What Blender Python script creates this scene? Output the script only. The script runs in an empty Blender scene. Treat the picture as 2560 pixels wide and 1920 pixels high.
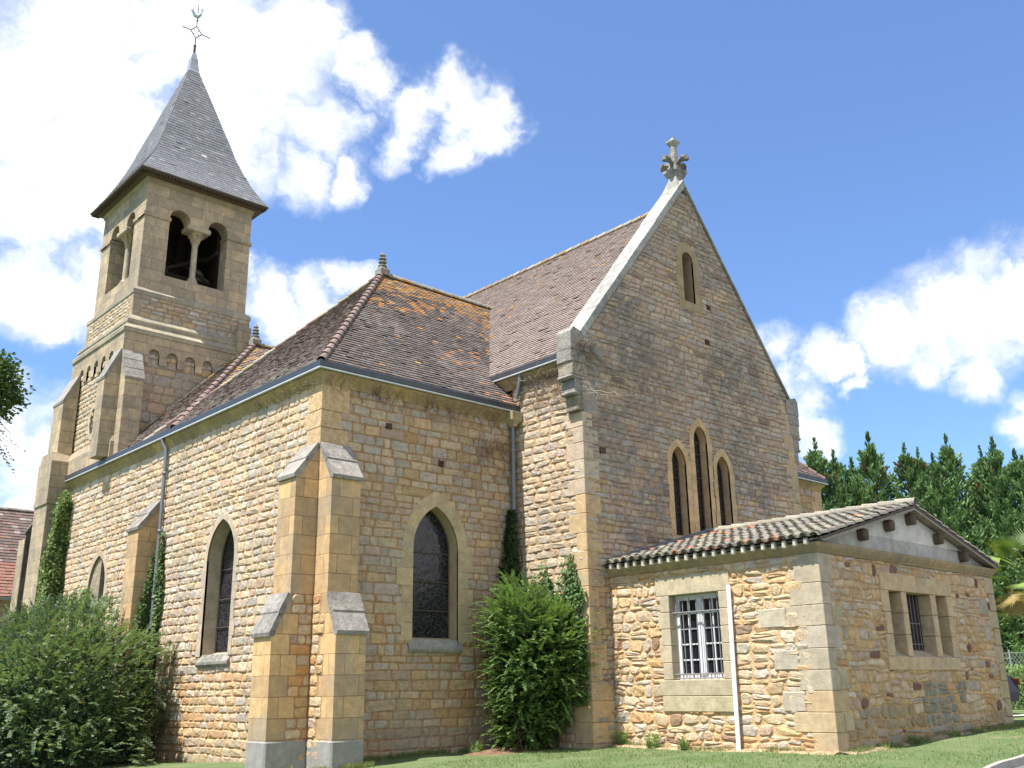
import bpy, math, random
from mathutils import Vector, Matrix
random.seed(7)
R = random.random
U = random.uniform
sc = bpy.context.scene
# ------------------------------------------------------------ camera
cam_d = bpy.data.cameras.new('camera'); cam = bpy.data.objects.new('camera', cam_d)
sc.collection.objects.link(cam); sc.camera = cam
cam_d.sensor_width = 36.0; cam_d.lens = 36.0 * 2448.52 / 2560.0
cam_d.clip_start = 0.1; cam_d.clip_end = 5000
rt = Vector((0.73955885, -0.6729361, -0.01448122)); up = Vector((-0.1897804, -0.2291143, 0.95471987)); fw = Vector((0.64578332, 0.70332329, 0.29715359))
m = Matrix((rt, up, -fw)).transposed().to_4x4(); m.translation = (-9.89918533, -16.40147231, 1.11999579)
cam.matrix_world = m
# ------------------------------------------------------------ light
SUN_EL, SUN_AZ = math.radians(65), math.radians(4.0)      # azimuth measured from -X towards +Y
SKY_S, EXPO, SUN_S = 0.10, 1.20, 4.6
w = bpy.data.worlds.new('World'); sc.world = w; w.use_nodes = True
nt = w.node_tree; nt.nodes.clear()
def N(t, **k):
    n = nt.nodes.new(t)
    for a, b in k.items(): setattr(n, a, b)
    return n
def LK(a, b): nt.links.new(a, b)
def mth(op, a, b=None, c=None, clamp=False):
    n = N('ShaderNodeMath', operation=op, use_clamp=clamp)
    for i, v in enumerate((a, b, c)):
        if v is None: continue
        if isinstance(v, (int, float)): n.inputs[i].default_value = v
        else: LK(v, n.inputs[i])
    return n.outputs[0]
sky = N('ShaderNodeTexSky', sky_type='NISHITA', sun_disc=False, sun_elevation=SUN_EL, sun_rotation=math.radians(-86),
        air_density=1.0, dust_density=0.6, ozone_density=2.0, altitude=100)
tc = N('ShaderNodeTexCoord'); D0 = tc.outputs['Generated']
wn = N('ShaderNodeTexNoise'); wn.inputs['Scale'].default_value = 9; wn.inputs['Detail'].default_value = 5; wn.inputs['Roughness'].default_value = .6; LK(D0, wn.inputs['Vector'])
v1 = N('ShaderNodeVectorMath', operation='SUBTRACT'); LK(wn.outputs['Color'], v1.inputs[0]); v1.inputs[1].default_value = (.5, .5, .5)
v2 = N('ShaderNodeVectorMath', operation='MULTIPLY_ADD'); LK(v1.outputs[0], v2.inputs[0]); v2.inputs[1].default_value = (.13, .13, .10); LK(D0, v2.inputs[2])
D = v2.outputs[0]
nz = N('ShaderNodeTexNoise'); nz.inputs['Scale'].default_value = 11; nz.inputs['Detail'].default_value = 10; nz.inputs['Roughness'].default_value = .6; nz.inputs['Distortion'].default_value = .35
mp = N('ShaderNodeMapping'); mp.inputs['Scale'].default_value = (1, 1, 1.5); LK(D, mp.inputs['Vector']); LK(mp.outputs[0], nz.inputs['Vector'])
nz2 = N('ShaderNodeTexNoise'); nz2.inputs['Scale'].default_value = 6; nz2.inputs['Detail'].default_value = 6; LK(D, nz2.inputs['Vector'])
BL = [(0.197,0.85,0.489,0.0924),(0.272,0.825,0.495,0.0959),(0.22,0.801,0.557,0.0783),(0.297,0.768,0.567,0.0846),(0.362,0.738,0.569,0.064),(0.353,0.784,0.51,0.0571),(0.195,0.885,0.423,0.0536),(0.242,0.872,0.426,0.0329),(0.297,0.846,0.443,0.0375),(0.43,0.739,0.519,0.035),(0.463,0.738,0.492,0.0236),(0.428,0.762,0.485,0.0313),(0.434,0.692,0.577,0.0268),(0.459,0.694,0.554,0.0233),(0.38,0.705,0.599,0.0375),(0.498,0.681,0.537,0.0274),(0.52,0.653,0.551,0.0274),(0.549,0.639,0.539,0.0315),(0.563,0.637,0.526,0.0198),(0.54,0.665,0.516,0.0238),(0.496,0.697,0.518,0.0197),(0.232,0.908,0.348,0.0401),(0.271,0.898,0.347,0.0409),(0.289,0.883,0.371,0.0262),(0.257,0.911,0.324,0.0258),(0.244,0.942,0.229,0.0399),(0.278,0.936,0.214,0.0405),(0.263,0.945,0.195,0.0328),(0.267,0.949,0.167,0.0218),(0.435,0.823,0.367,0.0277),(0.475,0.799,0.37,0.028),(0.494,0.779,0.386,0.02),(0.453,0.822,0.346,0.0239),(0.41,0.828,0.383,0.0157),(0.806,0.498,0.321,0.0237),(0.826,0.471,0.31,0.0234),(0.839,0.454,0.3,0.0155),(0.849,0.439,0.294,0.0116),(0.829,0.497,0.255,0.0314),(0.845,0.484,0.227,0.0234),(0.817,0.494,0.297,0.0197),(0.861,0.402,0.312,0.0342),(0.875,0.37,0.314,0.0412),(0.886,0.336,0.319,0.0443),(0.896,0.304,0.323,0.0472),(0.877,0.386,0.287,0.0226),(0.897,0.339,0.283,0.0295),(0.855,0.411,0.317,0.0191),(0.893,0.289,0.345,0.0216),(0.92,0.327,0.216,0.0181),(0.922,0.317,0.222,0.0217),(0.851,0.447,0.276,0.0116),
      # unseen clouds added behind and beside the viewer to brighten shaded walls
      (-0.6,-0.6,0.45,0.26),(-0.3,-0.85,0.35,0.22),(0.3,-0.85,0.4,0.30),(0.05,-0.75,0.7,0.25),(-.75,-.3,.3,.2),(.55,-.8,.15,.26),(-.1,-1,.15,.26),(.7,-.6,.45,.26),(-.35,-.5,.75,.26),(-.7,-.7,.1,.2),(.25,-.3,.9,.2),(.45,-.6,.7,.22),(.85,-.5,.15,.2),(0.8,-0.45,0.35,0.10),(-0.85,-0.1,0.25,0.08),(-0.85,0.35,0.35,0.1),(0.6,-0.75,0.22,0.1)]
acc = None
def ramp_(v, a, b, lo, hi):
    n = N('ShaderNodeMapRange'); LK(v, n.inputs['Value']); n.inputs['From Min'].default_value = a; n.inputs['From Max'].default_value = b; n.inputs['To Min'].default_value = lo; n.inputs['To Max'].default_value = hi; return n.outputs[0]
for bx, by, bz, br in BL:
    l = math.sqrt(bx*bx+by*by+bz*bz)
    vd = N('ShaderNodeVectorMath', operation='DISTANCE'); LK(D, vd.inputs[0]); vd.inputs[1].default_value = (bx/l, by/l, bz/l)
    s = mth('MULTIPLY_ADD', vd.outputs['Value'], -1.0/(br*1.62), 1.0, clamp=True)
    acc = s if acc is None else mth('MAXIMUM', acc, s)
nn = mth('MULTIPLY_ADD', nz.outputs['Fac'], 1.7, -0.85)
dens = mth('ADD', acc, mth('MULTIPLY', nn, ramp_(acc, .0, .4, .0, 1.0)))
mr = N('ShaderNodeMapRange', interpolation_type='SMOOTHSTEP'); LK(dens, mr.inputs['Value']); mr.inputs['From Min'].default_value = .06; mr.inputs['From Max'].default_value = .78
skyt = N('ShaderNodeMix', data_type='RGBA', blend_type='MULTIPLY'); skyt.inputs['Factor'].default_value = 1
LK(sky.outputs[0], skyt.inputs['A']); skyt.inputs['B'].default_value = (.60, .775, .99, 1)
hz = N('ShaderNodeMix', data_type='RGBA'); hz.inputs['Factor'].default_value = .04; LK(skyt.outputs['Result'], hz.inputs['A']); hz.inputs['B'].default_value = (5.2, 6.3, 9.5, 1)
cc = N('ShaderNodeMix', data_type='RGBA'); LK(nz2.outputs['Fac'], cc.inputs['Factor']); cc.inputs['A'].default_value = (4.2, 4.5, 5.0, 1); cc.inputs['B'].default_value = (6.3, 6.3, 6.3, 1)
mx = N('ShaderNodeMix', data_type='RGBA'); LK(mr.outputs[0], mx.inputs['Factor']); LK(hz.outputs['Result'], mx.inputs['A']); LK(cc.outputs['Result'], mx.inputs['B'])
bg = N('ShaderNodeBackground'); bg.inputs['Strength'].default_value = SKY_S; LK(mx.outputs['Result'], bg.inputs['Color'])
wo = N('ShaderNodeOutputWorld'); LK(bg.outputs[0], wo.inputs['Surface'])
sd = Vector((-math.cos(SUN_EL)*math.cos(SUN_AZ), math.cos(SUN_EL)*math.sin(SUN_AZ), math.sin(SUN_EL)))
sl = bpy.data.lights.new('sun', 'SUN'); sl.energy = SUN_S; sl.angle = math.radians(.53); sl.color = (1, .955, .88)
so = bpy.data.objects.new('sun', sl); so.rotation_euler = sd.to_track_quat('Z', 'Y').to_euler(); so.location = (-20, 0, 40); sc.collection.objects.link(so)
sc.view_settings.view_transform = 'Standard'; sc.view_settings.look = 'None'; sc.view_settings.exposure = EXPO; sc.view_settings.gamma = 1
sc.cycles.max_bounces = 6; sc.cycles.diffuse_bounces = 4; sc.cycles.transparent_max_bounces = 8

# ------------------------------------------------------------ materials
def new_mat(name):
    global nt
    mt = bpy.data.materials.new(name); mt.use_nodes = True; nt = mt.node_tree; nt.nodes.clear()
    b = N('ShaderNodeBsdfPrincipled'); o = N('ShaderNodeOutputMaterial'); LK(b.outputs[0], o.inputs['Surface'])
    return mt, b
def noise(scale, detail=5, rough=.6, vec=None, dist=0.):
    n = N('ShaderNodeTexNoise'); n.inputs['Scale'].default_value = scale; n.inputs['Detail'].default_value = detail
    n.inputs['Roughness'].default_value = rough; n.inputs['Distortion'].default_value = dist
    if vec is not None: LK(vec, n.inputs['Vector'])
    return n.outputs['Fac']
def ramp(v, a, b, lo=0., hi=1., smooth=True):
    n = N('ShaderNodeMapRange', interpolation_type='SMOOTHSTEP' if smooth else 'LINEAR')
    LK(v, n.inputs['Value']); n.inputs['From Min'].default_value = a; n.inputs['From Max'].default_value = b
    n.inputs['To Min'].default_value = lo; n.inputs['To Max'].default_value = hi
    return n.outputs[0]
def mixc(f, a, b, mode='MIX'):
    n = N('ShaderNodeMix', data_type='RGBA', blend_type=mode)
    if isinstance(f, (int, float)): n.inputs['Factor'].default_value = f
    else: LK(f, n.inputs['Factor'])
    for k, v in (('A', a), ('B', b)):
        if isinstance(v, tuple): n.inputs[k].default_value = (*v, 1)
        else: LK(v, n.inputs[k])
    return n.outputs['Result']
def attr():
    n = N('ShaderNodeAttribute'); n.attribute_name = 'col'; return n.outputs['Color']
def pos(): return N('ShaderNodeNewGeometry').outputs['Position']
def stretch(v, s):
    n = N('ShaderNodeMapping'); n.inputs['Scale'].default_value = s; LK(v, n.inputs['Vector']); return n.outputs[0]
def bump(b, h, strength, dist=.02):
    n = N('ShaderNodeBump'); n.inputs['Strength'].default_value = strength; n.inputs['Distance'].default_value = dist
    LK(h, n.inputs['Height']); LK(n.outputs[0], b.inputs['Normal'])
def gray(v):
    n = N('ShaderNodeCombineColor'); [LK(v, n.inputs[i]) for i in range(3)]; return n.outputs[0]

def stone_mat(name, patina, pat_lo, pat_hi, pat_amt, bumps=.7, spots=.0):
    mt, b = new_mat(name); p = pos()
    c = attr()
    f = ramp(noise(9, 6, .7, p), .25, .8, .72, 1.22); c = mixc(1., c, gray(f), 'MULTIPLY')
    f2 = ramp(noise(70, 3, .7, p), .3, .75, .84, 1.12); c = mixc(1., c, gray(f2), 'MULTIPLY')
    big = ramp(noise(.75, 6, .62, p, .6), pat_lo, pat_hi)
    fine = ramp(noise(6, 5, .7, p), .3, .62)
    pf = mth('MULTIPLY', mth('MULTIPLY', big, fine), pat_amt)
    c = mixc(pf, c, patina)
    if spots:
        s = ramp(noise(24, 4, .65, p), .63, .7); c = mixc(mth('MULTIPLY', s, spots), c, (.62, .6, .55))
    LK(c, b.inputs['Base Color']); b.inputs['Roughness'].default_value = .93; b.inputs['Specular IOR Level'].default_value = .15
    h = mth('ADD', mth('MULTIPLY', noise(28, 6, .75, p), 1.), mth('MULTIPLY', noise(7, 3, .6, p), 1.4))
    bump(b, h, bumps, .02)
    return mt
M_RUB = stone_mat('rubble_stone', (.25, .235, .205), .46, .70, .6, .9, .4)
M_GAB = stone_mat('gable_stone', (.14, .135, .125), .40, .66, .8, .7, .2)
M_ANX = stone_mat('fieldstone', (.36, .34, .29), .52, .75, .4, .8, .15)
M_CAP = stone_mat('lichened_stone', (.09, .085, .08), .35, .65, .75, .6, .9)
M_WHT = stone_mat('pale_weathered_stone', (.17, .165, .15), .36, .62, .75, .7, .6)

def ashlar_mat(name, bw, rh, zoff, xoff, tint_hi, patina, pat_lo=.45, pat_hi=.7, pat_amt=.6, joint=.008, plain=False):
    mt, b = new_mat(name); p = pos(); c = attr()
    sx = N('ShaderNodeSeparateXYZ'); LK(p, sx.inputs[0])
    if not plain:
        cx = N('ShaderNodeCombineXYZ'); LK(mth('ADD', mth('ADD', sx.outputs[0], sx.outputs[1]), xoff), cx.inputs[0]); LK(mth('ADD', sx.outputs[2], zoff), cx.inputs[1])
        br = N('ShaderNodeTexBrick'); LK(cx.outputs[0], br.inputs['Vector']); br.inputs['Scale'].default_value = 1
        br.inputs['Brick Width'].default_value = bw; br.inputs['Row Height'].default_value = rh; br.inputs['Mortar Size'].default_value = joint
        br.inputs['Mortar Smooth'].default_value = .3; br.inputs['Color1'].default_value = (.74, .73, .74, 1); br.inputs['Color2'].default_value = (*tint_hi, 1)
        br.inputs['Mortar'].default_value = (.42, .36, .3, 1); br.inputs['Bias'].default_value = 0
        c = mixc(1., c, br.outputs['Color'], 'MULTIPLY')
    f = ramp(noise(5, 6, .7, p), .25, .8, .76, 1.18); c = mixc(1., c, gray(f), 'MULTIPLY')
    f2 = ramp(noise(55, 3, .7, p), .3, .75, .82, 1.12); c = mixc(1., c, gray(f2), 'MULTIPLY')
    big = ramp(noise(1.1, 6, .65, stretch(p, (1, 1, .45)), .5), pat_lo, pat_hi)
    fine = ramp(noise(14, 5, .7, p), .2, .6)
    c = mixc(mth('MULTIPLY', mth('MULTIPLY', big, fine), pat_amt), c, patina)
    s = ramp(noise(26, 3, .6, p), .66, .72); c = mixc(mth('MULTIPLY', s, .35), c, (.6, .58, .52))
    LK(c, b.inputs['Base Color']); b.inputs['Roughness'].default_value = .9; b.inputs['Specular IOR Level'].default_value = .15
    h = mth('ADD', mth('MULTIPLY', noise(40, 5, .7, p), .5), mth('MULTIPLY', noise(5, 3, .6, p), .8))
    if not plain: h = mth('SUBTRACT', h, mth('MULTIPLY', br.outputs['Fac'], 1.5))
    bump(b, h, .6, .02)
    return mt
YEL = (1.12, 1.05, .92)
M_ASH = ashlar_mat('buttress_ashlar', .62, .3655, -.308 + .3655, .31, YEL, (.27, .25, .21), .44, .68, .75, .006)
M_TOW = ashlar_mat('tower_ashlar', .74, .36, .1, .2, (1.08, 1.03, .94), (.19, .17, .14), .36, .66, .75, .006)
M_DRS = ashlar_mat('dressed_stone', 1, 1, 0, 0, YEL, (.24, .225, .2), .48, .74, .6, plain=True)
M_COR = ashlar_mat('cornice_stone', 1.1, 3.0, 1.2, .3, YEL, (.16, .14, .11), .42, .7, .6, .006)

def attr_mat(name, rough=.85, nsc=20, amt=(.8, 1.15), bm=.3, spec=.2, metal=0., bd=.01):
    mt, b = new_mat(name); p = pos(); c = mixc(1., attr(), gray(ramp(noise(nsc, 5, .65, p), .3, .75, *amt)), 'MULTIPLY')
    LK(c, b.inputs['Base Color']); b.inputs['Roughness'].default_value = rough; b.inputs['Specular IOR Level'].default_value = spec; b.inputs['Metallic'].default_value = metal
    if bm: bump(b, noise(nsc*2.5, 5, .7, p), bm, bd)
    return mt
M_TILE = attr_mat('clay_tile', .88, 30, (.7, 1.25), .4)
nt = M_TILE.node_tree; b_ = [n for n in nt.nodes if n.type == 'BSDF_PRINCIPLED'][0]; src = b_.inputs['Base Color'].links[0].from_socket; p_ = pos()
LK(mixc(mth('MULTIPLY', ramp(noise(13, 3, .6, p_), .66, .70), .75), src, (.40, .38, .33)), b_.inputs['Base Color'])
M_SLATE = attr_mat('slate', .62, 12, (.8, 1.2), .25, .35)
M_ZINC = attr_mat('zinc', .45, 6, (.85, 1.1), .05, .5, .35)
M_WOOD = attr_mat('old_wood', .85, 18, (.7, 1.2), .4)
M_PAINT = attr_mat('white_paint', .4, 5, (.93, 1.03), .0, .4)
M_IRON = attr_mat('wrought_iron', .7, 30, (.8, 1.1), .1)
M_SOIL = attr_mat('soil', 1., 8, (.6, 1.3), .8, .05, 0, .05)
M_CAR = attr_mat('car_paint', .18, 2, (.98, 1.02), 0, .6)
M_CHROME = attr_mat('polished_metal', .2, 4, (.95, 1.02), 0, .6, 1.)

mt, b = new_mat('leaded_glass'); M_GLS = mt; p = pos()
sx = N('ShaderNodeSeparateXYZ'); LK(p, sx.inputs[0]); cx = N('ShaderNodeCombineXYZ'); LK(mth('ADD', sx.outputs[0], sx.outputs[1]), cx.inputs[0]); LK(sx.outputs[2], cx.inputs[1])
vo = N('ShaderNodeTexVoronoi'); vo.feature = 'DISTANCE_TO_EDGE'; vo.inputs['Scale'].default_value = 10; LK(cx.outputs[0], vo.inputs['Vector'])
vc = N('ShaderNodeTexVoronoi'); vc.inputs['Scale'].default_value = 10; LK(cx.outputs[0], vc.inputs['Vector'])
lead = ramp(vo.outputs['Distance'], .02, .05)
hs = N('ShaderNodeSeparateColor'); LK(vc.outputs['Color'], hs.inputs[0])
gc = mixc(hs.outputs[0], (.008, .009, .013), (.022, .02, .024)); gc = mixc(lead, (.06, .06, .065), gc)
LK(gc, b.inputs['Base Color']); b.inputs['Roughness'].default_value = .16; b.inputs['Specular IOR Level'].default_value = .5
bump(b, mth('ADD', noise(5, 3, .6, p), mth('MULTIPLY', hs.outputs[1], .5)), .55, .03)
mt, b = new_mat('dark_glass'); M_DG = mt; b.inputs['Base Color'].default_value = (.012, .014, .02, 1); b.inputs['Roughness'].default_value = .08; b.inputs['Specular IOR Level'].default_value = .5
mt, b = new_mat('rubber'); M_RUBB = mt; b.inputs['Base Color'].default_value = (.012, .012, .012, 1); b.inputs['Roughness'].default_value = .8

def leaf_mat(name, tr=.35):
    global nt
    mt, b = new_mat(name); c = attr(); b.inputs['Roughness'].default_value = .55; b.inputs['Specular IOR Level'].default_value = .3
    LK(c, b.inputs['Base Color'])
    t = N('ShaderNodeBsdfTranslucent'); LK(mixc(1., c, (1.3, 1.25, .55), 'MULTIPLY'), t.inputs['Color'])
    ms = N('ShaderNodeMixShader'); ms.inputs[0].default_value = tr; LK(b.outputs[0], ms.inputs[1]); LK(t.outputs[0], ms.inputs[2])
    LK(ms.outputs[0], [n for n in nt.nodes if n.type == 'OUTPUT_MATERIAL'][0].inputs['Surface'])
    return mt
M_LEAF = leaf_mat('leaf', .3); M_NEED = leaf_mat('needle', .12); M_GRB = leaf_mat('grass_blade', .3)
mt, b = new_mat('lawn'); M_LAWN = mt; p = pos()
g = mixc(ramp(noise(1.1, 5, .6, p), .35, .65), (.10, .155, .045), (.15, .19, .075)); g = mixc(1., g, gray(ramp(noise(55, 4, .8, p), .25, .75, .55, 1.4)), 'MULTIPLY')
g = mixc(ramp(noise(.55, 6, .7, p, .8), .6, .7), g, (.30, .22, .13))
LK(g, b.inputs['Base Color']); b.inputs['Roughness'].default_value = .95; bump(b, noise(80, 4, .8, p), .9, .03)
mt, b = new_mat('asphalt'); M_ASPH = mt; p = pos(); g = mixc(noise(60, 4, .7, p), (.07, .07, .072), (.15, .15, .15)); LK(g, b.inputs['Base Color']); b.inputs['Roughness'].default_value = .9; bump(b, noise(150, 3, .7, p), .4, .01)
mt, b = new_mat('gravel_path'); M_PATH = mt; p = pos(); g = mixc(noise(40, 5, .7, p), (.34, .31, .28), (.55, .52, .48)); LK(g, b.inputs['Base Color']); b.inputs['Roughness'].default_value = .95; bump(b, noise(90, 3, .7, p), .5, .02)

# ------------------------------------------------------------ helpers
def vn(x, y, s=0):
    def h(i, j):
        n = math.sin(i*127.1 + j*311.7 + s*74.7) * 43758.5453; return n - math.floor(n)
    i, j = math.floor(x), math.floor(y); fx, fy = x-i, y-j; fx = fx*fx*(3-2*fx); fy = fy*fy*(3-2*fy)
    return (h(i, j)*(1-fx) + h(i+1, j)*fx)*(1-fy) + (h(i, j+1)*(1-fx) + h(i+1, j+1)*fx)*fy
def cm(c, f): return (c[0]*f, c[1]*f, c[2]*f)
def cmix(a, b, t): return tuple(a[i]*(1-t)+b[i]*t for i in range(3))
def jc(c, a=.1):
    f = U(1-a, 1+a); return (c[0]*f*U(.97, 1.03), c[1]*f, c[2]*f*U(.96, 1.04))
class MB:
    def __init__(s): s.v = []; s.f = []; s.c = []
    def add(s, vs, fs, c):
        o = len(s.v); s.v.extend(vs); s.f.extend([tuple(i+o for i in f) for f in fs]); s.c.extend([c]*len(vs))
    def box(s, a, b, c, P=None):
        (x0, y0, z0), (x1, y1, z1) = a, b
        vs = [(x0,y0,z0),(x1,y0,z0),(x1,y1,z0),(x0,y1,z0),(x0,y0,z1),(x1,y0,z1),(x1,y1,z1),(x0,y1,z1)]
        if P: vs = [P(*q) for q in vs]
        s.add(vs, [(0,3,2,1),(4,5,6,7),(0,1,5,4),(1,2,6,5),(2,3,7,6),(3,0,4,7)], c)
    def bbox(s, a, b, c, e=.012):      # box with all edges chamfered
        (x0, y0, z0), (x1, y1, z1) = a, b
        e = min(e, (x1-x0)*.4, (y1-y0)*.4, (z1-z0)*.4)
        X = (x0, x1); Y = (y0, y1); Z = (z0, z1); vs = []; ix = {}
        for i in (0, 1):
            for j in (0, 1):
                for k in (0, 1):
                    ex = e if i == 0 else -e; ey = e if j == 0 else -e; ez = e if k == 0 else -e
                    ix[i,j,k,0] = len(vs); vs.append((X[i], Y[j]+ey, Z[k]+ez))
                    ix[i,j,k,1] = len(vs); vs.append((X[i]+ex, Y[j], Z[k]+ez))
                    ix[i,j,k,2] = len(vs); vs.append((X[i]+ex, Y[j]+ey, Z[k]))
        f = []
        for i in (0, 1):
            f.append((ix[i,0,0,0], ix[i,1,0,0], ix[i,1,1,0], ix[i,0,1,0]))
            f.append((ix[0,i,0,1], ix[1,i,0,1], ix[1,i,1,1], ix[0,i,1,1]))
            f.append((ix[0,0,i,2], ix[1,0,i,2], ix[1,1,i,2], ix[0,1,i,2]))
        for a_ in (0, 1):
            for b_ in (0, 1):
                f.append((ix[a_,b_,0,0], ix[a_,b_,0,1], ix[a_,b_,1,1], ix[a_,b_,1,0]))
                f.append((ix[a_,0,b_,0], ix[a_,0,b_,2], ix[a_,1,b_,2], ix[a_,1,b_,0]))
                f.append((ix[0,a_,b_,1], ix[0,a_,b_,2], ix[1,a_,b_,2], ix[1,a_,b_,1]))
                for c_ in (0, 1): f.append((ix[a_,b_,c_,0], ix[a_,b_,c_,1], ix[a_,b_,c_,2]))
        s.add(vs, f, c)
    def prism(s, poly, P, d0, d1, c):  # polygon (a,z) extruded along depth
        n = len(poly); vs = [P(a, z, d0) for a, z in poly] + [P(a, z, d1) for a, z in poly]
        s.add(vs, [tuple(range(n)), tuple(range(2*n-1, n-1, -1))] + [(i, i+n, (i+1) % n+n, (i+1) % n) for i in range(n)], c)
    def tube(s, pts, r, c, n=8, cap=True):
        pts = [Vector(p) for p in pts]; rs = r if isinstance(r, (list, tuple)) else [r]*len(pts); vs = []; fs = []
        prev = None
        for i, p in enumerate(pts):
            t = (pts[min(i+1, len(pts)-1)] - pts[max(i-1, 0)]).normalized()
            a = prev if prev is not None else (Vector((0, 0, 1)) if abs(t.z) < .9 else Vector((1, 0, 0)))
            x = (a - t*a.dot(t))
            if x.length < 1e-4: x = t.orthogonal()
            x.normalize(); y = t.cross(x); prev = x
            for k in range(n):
                q = p + (x*math.cos(2*math.pi*k/n) + y*math.sin(2*math.pi*k/n))*rs[i]; vs.append(tuple(q))
        for i in range(len(pts)-1):
            for k in range(n): fs.append((i*n+k, i*n+(k+1) % n, (i+1)*n+(k+1) % n, (i+1)*n+k))
        if cap: fs += [tuple(range(n-1, -1, -1)), tuple(range((len(pts)-1)*n, len(pts)*n))]
        s.add(vs, fs, c)
    def lathe(s, o, prof, c, n=16, sq=False, rot=0.):
        vs = []; fs = []
        if sq: n = 4; rot = math.pi/4
        k2 = math.sqrt(2) if sq else 1
        for r, z in prof:
            for k in range(n):
                a = 2*math.pi*k/n+rot; vs.append((o[0]+r*k2*math.cos(a), o[1]+r*k2*math.sin(a), o[2]+z))
        for i in range(len(prof)-1):
            for k in range(n): fs.append((i*n+k, i*n+(k+1) % n, (i+1)*n+(k+1) % n, (i+1)*n+k))
        fs += [tuple(range(n-1, -1, -1)), tuple(range((len(prof)-1)*n, len(prof)*n))]
        s.add(vs, fs, c)
    def sweep(s, path, prof, c, close=False):   # path (x,y); outward = right of travel; prof (off,z) closed polygon
        n = len(path); vs = []; fs = []; k = len(prof); cs = []
        for i, (x, y) in enumerate(path):
            ns = []
            for a, b in ((i-1, i), (i, i+1)):
                if close or (a >= 0 and b < n):
                    p, q = path[a % n], path[b % n]; L = math.hypot(q[0]-p[0], q[1]-p[1]); ns.append(((q[1]-p[1])/L, -(q[0]-p[0])/L))
            if len(ns) == 2:
                mx_, my_ = ns[0][0]+ns[1][0], ns[0][1]+ns[1][1]; d = 1+ns[0][0]*ns[1][0]+ns[0][1]*ns[1][1]; nx, ny = mx_/d, my_/d
            else: nx, ny = ns[0]
            for o, z in prof: vs.append((x+nx*o, y+ny*o, z))
        for i in range(n if close else n-1):
            j = (i+1) % n
            for q in range(k): fs.append((i*k+q, j*k+q, j*k+(q+1) % k, i*k+(q+1) % k))
        if not close: fs += [tuple(range(k-1, -1, -1)), tuple(range((n-1)*k, n*k))]
        s.add(vs, fs, c)
    def build(s, name, mat, parent=None, smooth=False, origin=None):
        me = bpy.data.meshes.new(name)
        o = bpy.data.objects.new(name, me)
        org = origin
        if org is None and parent is not None: org = parent.get('_org')
        if org is None: org = (0, 0, 0)
        vs = s.v if tuple(org) == (0, 0, 0) else [(a-org[0], b-org[1], c-org[2]) for a, b, c in s.v]
        me.from_pydata(vs, [], s.f)
        at = me.color_attributes.new('col', 'FLOAT_COLOR', 'POINT')
        fl = []
        for c in s.c: fl += [c[0], c[1], c[2], 1.]
        at.data.foreach_set('color', fl)
        if smooth: me.polygons.foreach_set('use_smooth', [True]*len(me.polygons))
        me.materials.append(mat); me.update(); sc.collection.objects.link(o)
        if parent is not None: o.parent = parent; ORG[o.name] = org
        elif origin is not None: o.location = origin
        return o
ORG = {}
class Par:
    pass
def tag(o, label, cat, group=None, kind=None):
    if label: o['label'] = label
    if cat: o['category'] = cat
    if group: o['group'] = group
    if kind: o['kind'] = kind
    return o
def empty(name, loc, label, cat, group=None):
    o = bpy.data.objects.new(name, None); o.location = loc; o.empty_display_size = .3; sc.collection.objects.link(o)
    return tag(o, label, cat, group)
def B(m_, name, mat, parent, smooth=False):   # build under a parent whose root sits at root location
    r = parent
    while r.parent is not None: r = r.parent
    return m_.build(name, mat, parent, smooth, origin=tuple(r.location))

# planes: P(a, z, depth outward)
def PX(x0): return lambda a, z, n=0.: (x0 - n, a, z)        # faces -X, a = y
def PY(y0): return lambda a, z, n=0.: (a, y0 - n, z)        # faces -Y, a = x

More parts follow.
